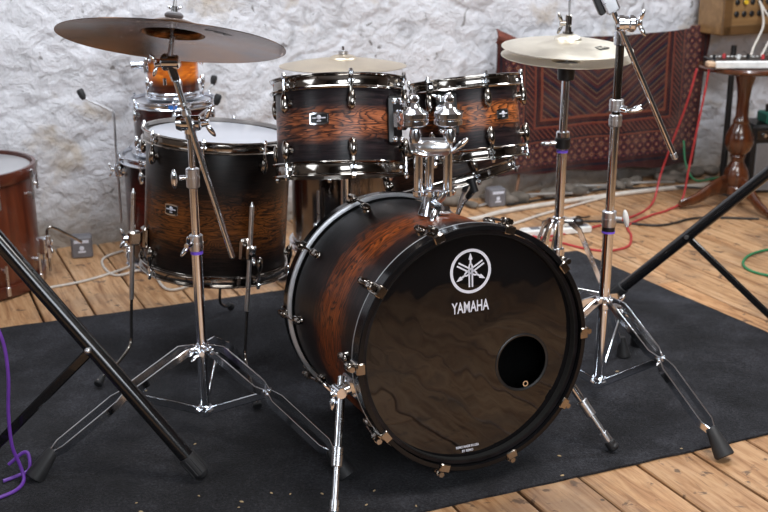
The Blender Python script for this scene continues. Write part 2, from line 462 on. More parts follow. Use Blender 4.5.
# ------------------------------------------------------------------ hanging rug
t = NT('woven_red_rug'); co = t.coord(); x = t.xyz(co); X_, Z_ = x[0], x[2]
nz_ = t.noise(co, 120, 3, .6)
RW = 1.20
def mn(a, b): return t.math('MINIMUM', a, b)
dR = t.math('SUBTRACT', RW, X_); dB = t.math('ADD', Z_, .0)
d = mn(mn(X_, dR), dB)
d = t.math('ADD', d, t.math('MULTIPLY', t.math('SUBTRACT', nz_, .5), .008))
ND, DR, RD, TN, OR = (.008, .006, .012), (.038, .006, .006), (.11, .014, .012), (.26, .14, .085), (.17, .043, .022)
bands = t.ramp(d, [(.0, DR), (.018, ND), (.030, DR), (.046, ND), (.150, OR), (.160, ND), (.166, RD), (.216, OR), (.224, ND), (.232, DR), (.248, OR), (.262, ND)], 'CONSTANT')
def saw(v, s): return t.math('ABSOLUTE', t.math('SUBTRACT', t.math('FRACT', t.math('MULTIPLY', v, s)), .5))
# rosettes in the wide border
s1 = t.math('ADD', saw(X_, 21.), saw(Z_, 21.))
s2 = t.math('ADD', saw(t.math('ADD', X_, .011), 42.), saw(t.math('ADD', Z_, .013), 42.))
ros = t.ramp(s1, [(.0, RD), (.16, TN), (.26, DR), (.40, OR), (.48, ND), (.70, RD), (.85, TN)], 'CONSTANT')
ros = t.mix(t.ramp(s2, [(.0, (0,)), (.62, (.6,))], 'CONSTANT'), ros, (.06, .015, .03))
in1 = t.math('MULTIPLY', t.math('GREATER_THAN', d, .050), t.math('LESS_THAN', d, .150))
zig = t.ramp(t.math('ADD', saw(t.math('ADD', X_, Z_), 38.), 0.), [(0, DR), (.18, ND), (.36, OR)], 'CONSTANT')
in2 = t.math('MULTIPLY', t.math('GREATER_THAN', d, .168), t.math('LESS_THAN', d, .214))
# chevron field
ch = t.math('SUBTRACT', Z_, t.math('MULTIPLY', t.math('ABSOLUTE', t.math('SUBTRACT', X_, .56)), .72))
chn = t.math('FRACT', t.math('MULTIPLY', ch, 15.))
fld = t.ramp(chn, [(0, (.040, .009, .012)), (.30, (.13, .075, .04)), (.38, (.015, .011, .022)), (.66, (.060, .013, .014)), (.92, (.14, .080, .045))], 'CONSTANT')
field = t.math('GREATER_THAN', d, .262)
c = t.mix(in1, bands, ros); c = t.mix(in2, c, zig); c = t.mix(field, c, fld)
wear = t.noise(co, 8, 4, .6)
c = t.mix(t.ramp(wear, [(.45, (0,)), (.8, (.35,))]), c, (.20, .10, .07))
t.set(color=c, rough=.95, sheen=.15, spec=.1)
wv = t.noise(t.coord((1, 1, 1)), 330, 2)
t.bump(t.math('ADD', t.math('MULTIPLY', wv, 1.), t.math('MULTIPLY', nz_, .5)), .7, .004)
M['rug'] = t.m
mb = MB(); NX, NZ = 120, 60
def rugp(i, k, back):
    s_ = i/NX; q = k/NZ
    zt = .735-.02*math.sin(s_*PI)+(.012 if s_ > .9 else 0)
    zbm = .125-.055*s_+.006*math.sin(s_*23)
    xx = s_*RW
    hgt = zbm+(zt-zbm)*q
    y = -(.020+.012*math.sin(xx*9+.6)*(1-q*.6)+.006*math.sin(xx*21)+.015*(1-q)+.006*noise.noise(V((xx*6, q*4, 0))))
    if s_ < .06: y -= .02*math.cos(s_/.06*PI/2)
    xx += -.018*math.sin((1-q)*PI*.5)*(1-s_)*(-1)+.006*math.sin(q*8)*(1 if s_ < .03 or s_ > .97 else 0)
    if s_ > .97: xx -= .05*(1-q)
    return (xx, y+(.008 if back else 0), hgt-zbm*0-.10)
for back in (0, 1):
    for i in range(NX+1):
        for k in range(NZ+1): mb.v.append(rugp(i, k, back))
W2 = (NX+1)*(NZ+1); S = NZ+1
for i in range(NX):
    for k in range(NZ):
        a = i*S+k; mb.f.append((a, a+S, a+S+1, a+1)); mb.f.append((W2+a, W2+a+1, W2+a+S+1, W2+a+S))
for i in range(NX):
    for k in (0, NZ):
        a = i*S+k; q = (a, a+S, W2+a+S, W2+a); mb.f.append(q[::-1] if not k else q)
for k in range(NZ):
    for i in (0, NX):
        a = i*S+k; q = (a, a+1, W2+a+1, W2+a); mb.f.append(q if not i else q[::-1])
rug = empty('patterned_rug', uv(2.46, WV-.03, .10), 'dark red patterned woollen rug hung on the white stone wall', 'rug', R=RR)
build('rug_cloth', mb, 'rug', rug, sharp=1.2)
# folded corner at the top left
mb = MB(); L = []
for i in range(13):
    for k in range(9):
        s_, q = i/12, k/8
        L.append((.0+s_*.20, -.045-.018*math.sin(q*PI)-.004*noise.noise(V((s_*5, q*5, 1))), .625-.035*s_+q*(.05*(1-s_)+.012)-.012))
for back in (0, 1): mb.v += [(p[0], p[1]+back*.010, p[2]) for p in L]
for i in range(12):
    for k in range(8):
        a = i*9+k; mb.f += [(a, a+9, a+10, a+1), (117+a, 117+a+1, 117+a+10, 117+a+9)]
for i in range(12):
    for k in (0, 8): a = i*9+k; q = (a, a+9, 117+a+9, 117+a); mb.f.append(q if k else q[::-1])
for k in range(8):
    for i in (0, 12): a = i*9+k; q = (a, a+1, 117+a+1, 117+a); mb.f.append(q[::-1] if i else q)
M['rugback'] = simple('rug_underside', (.17, .05, .035), .95, 0, .4, 60)
build('folded_corner', mb, 'rugback', rug, label='reddish folded-over corner')

# ------------------------------------------------------------------ drums
def axisframe(n):
    """local z = drum axis, local x = toward the camera side"""
    z = V(n).normalized(); x = V((0, -1, 0)); x = (x-z*x.dot(z)).normalized(); y = z.cross(x)
    return Matrix((x, y, z)).transposed()
def at(ang, r, z): a = math.radians(ang); return V((r*math.cos(a), r*math.sin(a), z))
def lug_mesh(r, z, out=.0, s=1.0, sgn=1):
    """teardrop lug standing off the shell at azimuth 0"""
    mb = MB()
    mb.rod((r-.003, 0, z), (r+.010, 0, z), .011*s, .009*s, 14)
    mb.ball((r+.014, 0, z), .0125*s, (.75, .78, 1.9), None, 14)
    mb.ball((r+.012, 0, z-sgn*.010), .010*s, (.9, 1.0, 1.1), None, 12)
    mb.rod((r+.014, 0, z+sgn*.015*s), (r+.014, 0, z+sgn*.030*s), .0055*s, .0045*s, 10)
    return mb
def drum(name, label, base, n, rs, L, nl, ph, hoop='nickel', shell='tomshell', lug='nickel', head='headcoat', group=None, hh=.036, lz=.055, hr=.014, rim='flange', cat='drum', rods=True, skip=()):
    """base = centre of the bottom edge; L = height over both hoops; hoop outer radius = rs+hr"""
    R = axisframe(n); root = empty(name, base, label, cat, group, R)
    hb = hh*.55
    build('shell', MB().lathe([(rs-.007, .008), (rs, .012), (rs, L-.012), (rs-.007, L-.008)][::1], None, 96, True) if False else
          MB().lathe([(rs-.007, .010), (rs-.001, .010), (rs, .013), (rs, L*.5), (rs, L-.015), (rs-.001, L-.012), (rs-.007, L-.012)], None, 96, True), shell, root)
    ro = rs+hr
    if rim == 'flange':
        hp = [(rs+.003, 0), (ro-.001, .000), (ro, .002), (ro-.001, .004), (rs+.0065, .005), (rs+.006, hh-.016), (ro-.002, hh-.013), (ro, hh-.011), (ro-.002, hh-.009), (rs+.003, hh-.010)]
        def hoopmb(zoff, up):
            pr = [(r_, (z_+zoff) if up else (zoff+hh-z_)) for r_, z_ in hp]
            # flange toward shell centre side, roll outside
            pr = [(a, b) for a, b in pr]
            m = MB().lathe([(rs+.0025, zoff), (rs+.0045, zoff), (rs+.006, zoff+.003), (rs+.006, zoff+hh-.003), (rs+.0045, zoff+hh), (rs+.0025, zoff+hh)], None, 96, True)
            top = zoff+hh if up else zoff; bot = zoff if up else zoff+hh; sg = 1 if up else -1
            m.lathe([(rs+.004, top-.006*sg), (ro-.002, top-.005*sg), (ro, top-.003*sg), (ro, top-.001*sg), (ro-.002, top), (rs+.003, top-.0015*sg)], None, 96, True)
            m.lathe([(rs+.004, bot+.001*sg), (ro-.001, bot+.0005*sg), (ro+.001, bot+.003*sg), (ro-.001, bot+.0055*sg), (rs+.004, bot+.006*sg)], None, 96, True)
            return m
        th = hoopmb(L-hh, True); bh = hoopmb(0, False)
    else:
        def wood_(z0): return MB().lathe([(rs+.002, z0), (ro-.001, z0), (ro, z0+.002), (ro, z0+hh-.002), (ro-.001, z0+hh), (rs+.002, z0+hh)], None, 96, True)
        th = wood_(L-hh); bh = wood_(0)
    build('top_hoop', th, hoop, root); build('bottom_hoop', bh, hoop, root)
    hd = build('drum_head', MB().lathe([(0, L-.010), (rs-.012, L-.010), (rs+.001, L-.014), (rs+.001, L-.016), (0, L-.012)], None, 96), head, root)
    build('resonant_head', MB().lathe([(0, .007), (rs, .011), (rs, .009), (0, .005)], None, 64), 'headclear', root)
    if nl:
        lt = lb = rt = rb = None
        for k in range(nl):
            a = ph+k*360/nl
            if a % 360 in skip: continue
            for top in (1, 0):
                z = L-lz if top else lz
                m = lug_mesh(rs, z, sgn=1 if top else -1)
                rz = Matrix.Rotation(math.radians(a), 4, 'Z')
                m.v = [tuple(rz @ V(v)) for v in m.v]
                lo = build('lug', m, lug, root)
                e = MB(); zt = L+.004 if top else -.004; sg = 1 if top else -1
                e.rod((rs+.0135, 0, z+sg*.02), (rs+.0135, 0, zt), .0028, None, 8)
                e.box((rs+.0135, 0, zt-sg*.006), (.010, .012, .010), None, .002)
                e.rod((rs+.0135, 0, zt-sg*.002), (rs+.0135, 0, zt+sg*.004), .0055, .004, 8)
                e.box((rs+.009, 0, (L-hh*.55) if top else hh*.55), (.012, .017, .010), None, .002)
                e.v = [tuple(rz @ V(v)) for v in e.v]
                build('tension_rod', e, 'chrome', lo)
    return root
def badge(root, ang, rs, z, w_, h_, seed=0):
    """curved plate on the shell with a polished rim and small emblem"""
    mb = MB(); n = 12
    def plate(w1, h1, r0, th, ex=0):
        m = MB(); vs = []
        for rr_ in (r0, r0+th):
            for i in range(n+1):
                s_ = -1+2*i/n; hh_ = h1*(1-.16*abs(s_)**3)
                aa = math.radians(ang)+s_*w1/2/rs
                for sg in (-1, 1): vs.append((rr_*math.cos(aa), rr_*math.sin(aa), z+sg*hh_/2))
        k = 2*(n+1)
        fs = []
        for i in range(n):
            a = 2*i; fs += [(k+a, k+a+2, k+a+3, k+a+1), (a, a+1, a+3, a+2), (a, a+2, k+a+2, k+a), (a+1, k+a+1, k+a+3, a+3)]
        fs += [(0, k, k+1, 1), (2*n, 2*n+1, k+2*n+1, k+2*n)]
        return m.add(vs, fs)
    b = build('badge', plate(w_, h_, rs-.001, .0025), 'chrome', root)
    build('badge_field', plate(w_*.86, h_*.74, rs, .0022), 'black', b)
    m = plate(w_*.74, h_*.13, rs, .0030); mm = MB()
    A = Matrix.Rotation(math.radians(ang), 4, 'Z')
    c = A @ V((rs+.0025, 0, z+h_*.10)); mm.ball(c, h_*.20, (.35, 1, 1), A.to_3x3(), 12)
    for sg in (-1, 1):
        c2 = A @ V((rs+.0022, sg*w_*.24, z+h_*.05)); mm.box(c2, (.001, w_*.22, h_*.10), A.to_3x3())
    c3 = A @ V((rs+.0022, 0, z-h_*.20)); mm.box(c3, (.001, w_*.22, h_*.10), A.to_3x3())
    build('badge_emblem', mm, 'print', b)

# --- bass drum (frame: z = axis toward the audience, x = up, y = left)
bn = V((.3818, -.9202, .0869)).normalized(); bC = V((.2048, 2.2385, .3325))
bx = (V((0, 0, 1))-bn*bn.z).normalized(); by = bn.cross(bx)
BR = Matrix((bx, by, bn)).transposed()
bass = empty('bass_drum', bC, 'large charcoal and brown burst bass drum with glossy black front head', 'drum', R=BR)
RS, RH, BL_ = .2675, .2807, .487
def bl(a, b, z): return V((b, -a, z))          # a = right, b = up on the head
build('shell', MB().lathe([(RS-.008, -BL_+.012), (RS, -BL_+.012), (RS, -.25), (RS, -.012), (RS-.008, -.012)], None, 160, True), 'bassshell', bass)
def bhoop(z0, z1): return MB().lathe([(RS+.002, z0), (RH-.002, z0), (RH, z0+.002), (RH, z1-.002), (RH-.002, z1), (RS+.002, z1)], None, 160, True)
fh = build('front_hoop', bhoop(-.038, 0), 'hoopblack', bass)
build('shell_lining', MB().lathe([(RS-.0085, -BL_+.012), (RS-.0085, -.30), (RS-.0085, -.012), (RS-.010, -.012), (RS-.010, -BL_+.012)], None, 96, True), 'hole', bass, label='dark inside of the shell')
rh = build('rear_hoop', bhoop(-.527, -.487), 'hoopblack', bass)
def inlay(z0, z1): return MB().lathe([(RH-.001, z0), (RH+.0007, z0), (RH+.0007, z1), (RH-.001, z1)], None, 160, True)
build('hoop_inlay', MB().lathe([(RH-.001, -.4945), (RH+.0007, -.4945), (RH+.0007, -.4868), (RH-.0005, -.4862), (RS+.004, -.4862), (RS+.004, -.489)], None, 160, True), 'silver', rh, label='silver inlay stripe on the hoop')
build('hoop_inlay', inlay(-.0380, -.0355), 'silver', fh, label='thin silver inlay line on the hoop')
# front head with a real port hole
pc = V((-.056, -.129)); pr_ = .065
mb = MB(); zh = -.029; NN = 96; rings = []
hc_ = (pc.x, pc.y)
def headring(f):
    out = []
    for i in range(NN):
        a = 2*PI*i/NN; dx, dy = math.cos(a), math.sin(a)
        # distance from port centre to head circle along (dx,dy)
        b_ = hc_[0]*dx+hc_[1]*dy; cc = hc_[0]**2+hc_[1]**2-(RS-.001)**2; R_ = -b_+math.sqrt(b_*b_-cc)
        rr_ = pr_+(R_-pr_)*f; out.append((hc_[0]+dx*rr_, hc_[1]+dy*rr_, zh))
    return out
fr = [0, .15, .3, .45, .6, .75, .88, 1]
for f in fr: mb.v += headring(f)
for q in range(len(fr)-1):
    for i in range(NN): j = (i+1) % NN; mb.f.append((q*NN+i, (q+1)*NN+i, (q+1)*NN+j, q*NN+j))
n1_ = len(mb.v); mb.v += [(v[0], v[1], v[2]-.0012) for v in headring(0)]
for i in range(NN): j = (i+1) % NN; mb.f.append((i, j, n1_+j, n1_+i))
fhd = build('front_head', mb, 'bassheadblack', bass, label='glossy black front head')
pm = Matrix.Translation(V((pc.x, pc.y, zh)))
build('port_ring', MB().lathe([(pr_-.003, -.003), (pr_+.002, -.0015), (pr_+.0035, .0008), (pr_+.001, .0018), (pr_-.003, .0005)], pm, 64, True), 'black', fhd)
build('air_vent', MB().lathe([(.0045, -.001), (.007, -.001), (.007, .002), (.0045, .002)], Matrix.Translation(bl(.137, -.108, zh)), 20, True), 'chrome', fhd)
build('rear_head', MB().lathe([(0, -.508), (RS, -.508), (RS, -.510), (0, -.510)], None, 64), 'black', bass)
# printed mark: ring, three crossed tuning forks, word
Z1 = zh+.0004; LC = (.002, .174)
def flat(poly, z=Z1, th=.0005):
    m = MB(); n = len(poly)
    m.v = [tuple(bl(a, b, z)) for a, b in poly]+[tuple(bl(a, b, z+th)) for a, b in poly]
    m.f = [tuple(range(n))[::-1], tuple(range(n, 2*n))]+[(i, (i+1) % n, n+(i+1) % n, n+i) for i in range(n)]
    return m
ring = MB()
cm = Matrix.Translation(bl(LC[0], LC[1], 0))
ring.lathe([(.0435, Z1), (.0500, Z1), (.0500, Z1+.0005), (.0435, Z1+.0005)], cm, 72, True)
def forkmesh(rot):
    out = MB(); ca, sa = math.cos(rot), math.sin(rot)
    def T(p): return (LC[0]+p[0]*ca-p[1]*sa, LC[1]+p[0]*sa+p[1]*ca)
    def part(poly):
        m = flat([T(p) for p in poly]); out.add(m.v, m.f)
    # handle spear
    part([(-.0020, .016), (.0020, .016), (.0020, .025), (.0048, .0265), (.0026, .034), (0, .041), (-.0026, .034), (-.0048, .0265), (-.0020, .025)])
    # tines and shoulders
    for sg in (-1, 1):
        pts = [(sg*.0020, -.036), (sg*.0056, -.036), (sg*.0056, .010), (sg*.0044, .0150), (sg*.0018, .0183), (sg*0, .0183), (sg*0, .0150), (sg*.0013, .0130), (sg*.0020, .009)]
        part(pts if sg > 0 else pts[::-1])
    return out
for k in range(3):
    f_ = forkmesh(k*2*PI/3); ring.add(f_.v, f_.f)
build('tuning_fork_logo', ring, 'print', fhd, label='white tuning fork roundel printed on the head')
def text_mesh(body, size, sx=1.0, bold=0.0, spacing=1.0):
    cu = bpy.data.curves.new('txt', 'FONT'); cu.body = body; cu.size = size; cu.align_x = 'CENTER'; cu.offset = bold; cu.space_character = spacing
    cu.extrude = .0002; cu.resolution_u = 4
    o = bpy.data.objects.new('txt', cu); col.objects.link(o)
    dg = bpy.context.evaluated_depsgraph_get(); me = bpy.data.meshes.new_from_object(o.evaluated_get(dg))
    vs = [(v.co.x*sx, v.co.y, v.co.z) for v in me.vertices]; fs = [tuple(p.vertices) for p in me.polygons]
    bpy.data.objects.remove(o); bpy.data.curves.remove(cu); bpy.data.meshes.remove(me)
    return vs, fs
def fit_text(body, w_, h_, bold=.0, spacing=1.0):
    vs, fs = text_mesh(body, 1.0, 1.0, bold, spacing)
    xs = [v[0] for v in vs]; ys = [v[1] for v in vs]; x0, x1, y0, y1 = min(xs), max(xs), min(ys), max(ys)
    return [((v[0]-(x0+x1)/2)/(x1-x0)*w_, (v[1]-y0)/(y1-y0)*h_, v[2]) for v in vs], fs
def head_text(name, body, a, b, w_, h_, bold, lab=None, rot=0):
    vs, fs = fit_text(body, w_, h_, bold); m = MB(); ca, sa = math.cos(rot), math.sin(rot)
    m.v = [tuple(bl(a+x*ca-y*sa, b+x*sa+y*ca, Z1+z+.0002)) for x, y, z in vs]; m.f = fs
    return build(name, m, 'print', fhd, label=lab)
head_text('printed_word', 'YAMAHA', .0, .081, .092, .0255, .016, 'white capital letters printed on the head')
head_text('printed_note', 'REMO MADE IN USA', -.013, -.236, .058, .0060, .03)
head_text('printed_note', 'BY REMO', -.013, -.246, .028, .0058, .03)
# claws and tension rods
def claw(ang, zc, front):
    A = Matrix.Rotation(math.radians(ang), 4, 'Z'); s = 1 if front else -1
    root = MB(); face = 0 if front else -.527; inner = -.038 if front else -.487
    root.box((RH+.001, 0, (face+inner)/2), (.006, .026, .040), None, .002)
    root.box((RH-.006, 0, face+s*.002), (.019, .026, .005), None, .002)
    root.box((RH+.010, 0, inner+s*.010), (.016, .018, .018), None, .004)
    root.rod((RH+.011, 0, inner+s*.022), (RH+.011, 0, inner-s*.004), .0080, .0065, 12)
    root.v = [tuple(A @ V(v)) for v in root.v]
    c = build('claw_hook', root, 'nickel', bass)
    r2 = MB()
    r2.rod((RH+.011, 0, inner+s*.030), (RH+.006, 0, inner-s*.052), .0032, None, 8)
    r2.rod((RH+.012, 0, inner+s*.034), (RH+.011, 0, inner+s*.018), .0068, .0060, 6)
    r2.v = [tuple(A @ V(v)) for v in r2.v]
    build('tension_rod', r2, 'nickel', c)
    l2 = MB()
    zc_ = inner-s*.062
    l2.rod((RS-.002, 0, zc_), (RS+.008, 0, zc_), .012, .010, 14)
    l2.ball((RS+.011, 0, zc_), .0115, (.8, .9, 2.1), None, 14)
    l2.v = [tuple(A @ V(v)) for v in l2.v]
    build('lug', l2, 'nickel', bass)
for k in range(10):
    claw(18+36*k, 0, True); claw(18+36*k, 0, False)

# spurs
def spur(anga, z, foot, lab):
    A = math.radians(anga); p = BR @ V((RS*math.cos(A), RS*math.sin(A), z))+bC
    out = BR @ V((math.cos(A), math.sin(A), 0))
    c0 = p+out*.030; foot = V(foot); d = (foot-c0).normalized()
    m = MB()
    m.box(p+out*.006, (.016, .05, .06), Matrix((out, (bn.cross(out)).normalized(), bn)).transposed(), .006)
    m.rod(p+out*.004, p+out*.036, .017, .014, 18)
    m.rod(p+out*.036-bn*.02, p+out*.036+bn*.02, .012, .012, 14)
    b = build('spur_bracket', m, 'chrome', bass, world=True)
    w_ = MB(); w_.wing(p+out*.042, (out+bn*.3), V((0, .2, 1)), 1.25); build('wing_bolt', w_, 'chrome', b, world=True)
    top = c0-d*.03; mid = c0+d*((foot-c0).length*.50)
    s_ = MB(); s_.rod(top, mid, .0095, None, 18)
    sp = build('spur_leg', s_, 'chrome', bass, world=True)
    s_ = MB(); s_.rod(mid-d*.022, mid+d*.022, .0125, None, 18, .002); s_.rod(mid-d*.020, mid-d*.014, .0135, None, 18)
    build('lock_sleeve', s_, 'satin', sp, world=True)
    s_ = MB(); s_.rod(mid+d*.02, foot-d*.05, .0072, None, 16); s_.turned(foot-d*.055, foot-d*.006, [(.0, 0), (.010, .02), (.011, .5), (.008, .8), (.003, 1.)], 16)
    build('lower_leg', s_, 'satin', sp, world=True)
    s_ = MB(); s_.rod(foot-d*.030, foot-d*.004, .0135, .0125, 16, .003); s_.ball(foot-d*.008+V((0, 0, .006)), .0125, (1, 1, .8))
    build('rubber_foot', s_, 'rubber', sp, world=True)
spur(90-(-14)-0, -.090, (-.108, 2.045, FZ+.004), '')
spur(-90-22, -.115, (.560, 2.385, FZ+.004), '')

# --- toms
T1n = V((-.03, .27, 1)).normalized(); T1 = V((-.110, 2.63, .862))-T1n*.225
r1, L1_ = .1505, .232
tom1 = drum('rack_tom', 'larger rack tom with brown burst shell, left of the tom holder', T1, T1n, r1, L1_, 6, 13, shell='tomshell', cat='drum', group=None, hh=.034, lz=.062)
badge(tom1, -15, r1, L1_*.56, .046, .028)
T2n = V((-.10, .20, 1)).normalized(); T2 = V((.198, 2.70, .858))-T2n*.195
r2_, L2_ = .126, .200
tom2 = drum('rack_tom', 'smaller rack tom with orange brown burst shell, nearest the hi-hat', T2, T2n, r2_, L2_, 6, 18, shell='tomshell2', cat='drum', hh=.030, lz=.055)
badge(tom2, 38, r2_, L2_*.52, .036, .026)
FTn = V((.078, .029, 1)).normalized(); FT = V((-.4648, 3.0606, .6654))-FTn*.402
rf = .203
ftom = drum('floor_tom', 'deep dark brown burst floor tom standing behind the large cymbal stand', FT, FTn, rf, .404, 8, -3, shell='floorshell', cat='drum', hh=.032, lz=.062)
badge(ftom, -29, rf, .205, .044, .032)
# floor tom legs with bent feet
FM = ROOTM[ftom.name]
for ang, foot, zc in ((-62, (-.785, 2.755), .10), (30, (-.331, 2.615), .11), (183, (-.50, 3.37), .10)):
    A = math.radians(ang); o_ = V((math.cos(A), math.sin(A), 0)); ra = rf+.042
    m = MB(); Mt = Matrix((o_, V((0, 0, 1)).cross(o_), V((0, 0, 1)))).transposed()
    m.box(o_*(rf+.008)+V((0, 0, zc)), (.018, .036, .062), Mt, .006); m.box(o_*(ra-.006)+V((0, 0, zc)), (.034, .026, .040), Mt, .005)
    br = build('leg_bracket', m, 'nickel', ftom)
    w_ = MB(); w_.wing(o_*(ra+.014)+V((0, 0, zc)), o_, V((0, 0, 1)), 1.0); build('wing_bolt', w_, 'chrome', br)
    top = FM @ (o_*ra+V((0, 0, zc+.13))); bot = FM @ (o_*ra+V((0, 0, zc-.04)))
    d = (bot-top).normalized(); f = V((foot[0], foot[1], FZ+.010))
    k1 = top+d*((top.z-.205)/-d.z); k2 = top+d*((top.z-.075)/-d.z); k3 = k2+(f-k2)*.22+V((0, 0, -.012))
    m = MB(); m.rod(top-V((0, 0, 0)), k1, .0066, None, 14); m.rod(top-d*.012, top, .002, .0055, 14)
    lg = build('leg', m, 'satin', ftom, world=True)
    m = MB(); path = spline([k1, (k1+k2)/2, k2, k3, (k3+f)/2+V((0, 0, -.0)), f+V((0, 0, .012))], 6); m.tube(path, .0045, 12); build('bent_rod', m, 'nickel', lg, world=True)
    dd = (f-k3).normalized(); m = MB(); m.turned(f-dd*.028+V((0, 0, .008)), f+V((0, 0, .002)), [(0, 0), (.008, .02), (.010, .4), (.0125, .9), (.010, 1), (0, 1)], 14); build('rubber_foot', m, 'rubber', lg, world=True)

# snare on a stand
SNn = V((-.30, .20, 1)).normalized(); SN = V((.198, 2.985, .525))
snare = drum('snare_drum', 'dark snare drum half hidden below the smaller rack tom', SN, SNn, .176, .135, 8, 20, shell='snareshell', cat='drum', hh=.030, lz=.05)
ss = empty('snare_stand', (.20, 3.0, FZ), 'chrome snare stand behind the bass drum holding the dark snare', 'drum stand')
m = MB(); m.rod((.20, 3.0, .06), (.20, 3.0, .37), .011); build('pole', m, 'chrome', ss, world=True)
SB = SN-SNn*.004
for k in range(3):
    A = math.radians((14, 168, 262)[k]); o_ = axisframe(SNn) @ V((math.cos(A), math.sin(A), 0))
    e = SB+o_*.196
    m = MB(); m.strip([(.20, 3.0, .36), (.20, 3.0, .41), SB+o_*.10-V((0, 0, .045)), e-V((0, 0, .018)), e+SNn*.02], .012, .004, SNn.cross(o_))
    a_ = build('basket_arm', m, 'chrome', ss, world=True)
    m = MB(); m.rod(e-SNn*.018, e+SNn*.020, .010, .009, 12); m.rod(e-o_*.05-V((0, 0, .03)), e-V((0, 0, .012)), .008, .009, 12); build('rubber_grip', m, 'rubber', a_, world=True)
for k in range(3):
    A = math.radians(k*120+100); f = V((.20+.20*math.cos(A), 3.0+.20*math.sin(A), FZ+.006))
    m = MB(); m.strip([(.20, 3.0, .22), f], .014, .003, V((0, 0, 1)).cross(f-V((.20, 3.0, .22)))); m.strip([(.20, 3.0, .07), V((.20, 3.0, .22)).lerp(f, .55)], .012, .003, V((0, 0, 1)).cross(f-V((.20, 3.0, .22)))); l_ = build('leg', m, 'chrome', ss, world=True)
    m = MB(); m.ball(f+V((0, 0, .006)), .013); build('rubber_foot', m, 'rubber', l_, world=True)

# tom mounts (belong to the toms)
def mount(root, ang, rs, zc, h_):
    A = math.radians(ang); o_ = V((math.cos(A), math.sin(A), 0)); Mt = Matrix((o_, V((0, 0, 1)).cross(o_), V((0, 0, 1)))).transposed(); tz = V((0, 0, 1))
    m = MB(); m.box(o_*(rs+.006)+tz*zc, (.016, .052, h_), Mt, .007); b = build('tom_mount', m, 'black', root, label='black mount plate')
    m = MB(); m.box(o_*(rs+.022)+tz*zc, (.022, .044, .046), Mt, .006)
    for sz in (-1, 1):
        for sy in (-1, 1): m.ball(o_*(rs+.014)+tz*(zc+sz*h_*.38)+Mt @ V((0, sy*.014, 0)), .008, (.8, 1, 1))
    m.wing(o_*(rs+.034)+tz*(zc+.030), tz, Mt @ V((0, 1, 0)), .9)
    build('mount_clamp', m, 'chrome', b)
mount(tom1, 58, r1, L1_*.54, .115); mount(tom2, -24, r2_, L2_*.58, .105)

# tom holder
th = empty('tom_holder', (.125, 2.47, .585), 'chrome double tom holder rising from the top of the bass drum', 'drum hardware')
m = MB()
bt = V((.125, 2.475, .588)); rad = BR @ V((1, 0, 0))
m.box(bt, (.062, .056, .010), BR @ Matrix(((0, 0, 1), (1, 0, 0), (0, 1, 0))).transposed().inverted() if False else None, .004)
m.turned(bt-V((.012, 0, .006)), bt+V((-.012, 0, .050)), [(0, 0), (.034, 0), (.031, .15), (.024, .45), (.021, .8), (.022, 1), (0, 1)], 28); m.box(bt+V((.0, .004, .046)), (.084, .036, .014), None, .005)
bp = build('base', m, 'chrome', th, world=True)
m = MB(); m.wing(V((.118, 2.437, .612)), V((.25, -1, .1)), V((.5, 0, 1)), 1.5); build('wing_bolt', m, 'chrome', bp, world=True)
for xx, yy in ((.079, 2.462), (.105, 2.486), (.147, 2.468)):
    m = MB(); m.rod((xx, yy, .632), (xx, yy, .735), .0105, None, 24); m.rod((xx, yy, .626), (xx, yy, .640), .0130, None, 24, .002)
    build('tube', m, 'chrome', th, world=True)
m = MB(); m.box((.108, 2.466, .742), (.096, .056, .036), None, .011); m.ball((.112, 2.440, .744), .024, (1.7, .5, .72))
cb = build('clamp_block', m, 'satin', th, world=True)
m = MB(); m.ball((.082, 2.430, .732), .010, (2.2, .6, .55), Matrix.Rotation(.25, 3, 'Y')); m.rod((.092, 2.45, .735), (.084, 2.428, .733), .006)
build('wing_bolt', m, 'chrome', cb, world=True)
m = MB(); m.ball((.172, 2.446, .748), .011, (2.4, .6, .7), Matrix.Rotation(-.75, 3, 'Y'))
build('wing_bolt', m, 'chrome', cb, world=True)
for bx_, by_, bz_ in ((.068, 2.452, .812), (.146, 2.456, .812)):
    m = MB()
    m.turned((bx_, by_, bz_-.027), (bx_, by_, bz_+.050), [(0, .06), (.014, .06), (.029, .12), (.033, .16), (.033, .29), (.030, .31), (.030, .34), (.033, .36), (.033, .50), (.030, .53), (.019, .60), (.012, .70), (.009, .80), (.012, .83), (.012, .93), (.007, 1), (0, 1)], 28)
    j = build('ball_joint', m, 'chrome', th, world=True)
    m = MB(); m.rod((bx_+.004, by_+.008, .755), (bx_, by_, bz_-.024), .0095, None, 18); m.turned((bx_+.004, by_, .755), (bx_+.003, by_, .785), [(0, 0), (.014, 0), (.015, .5), (.012, 1), (0, 1)], 16); build('joint_rod', m, 'chrome', j, world=True)
for p0, p1 in (((.050, 2.452, .812), tuple(ROOTM[tom1.name] @ at(58, r1+.030, L1_*.54))), ((.150, 2.470, .812), tuple(ROOTM[tom2.name] @ at(-24, r2_+.030, L2_*.58)))):
    m = MB(); m.rod(p0, p1, .0105, None, 20); q = V(p0).lerp(V(p1), .55); dq = (V(p1)-V(p0)).normalized(); m.rod(q-dq*.008, q+dq*.008, .0155, None, 20, .002); build('arm', m, 'chrome', th, world=True)

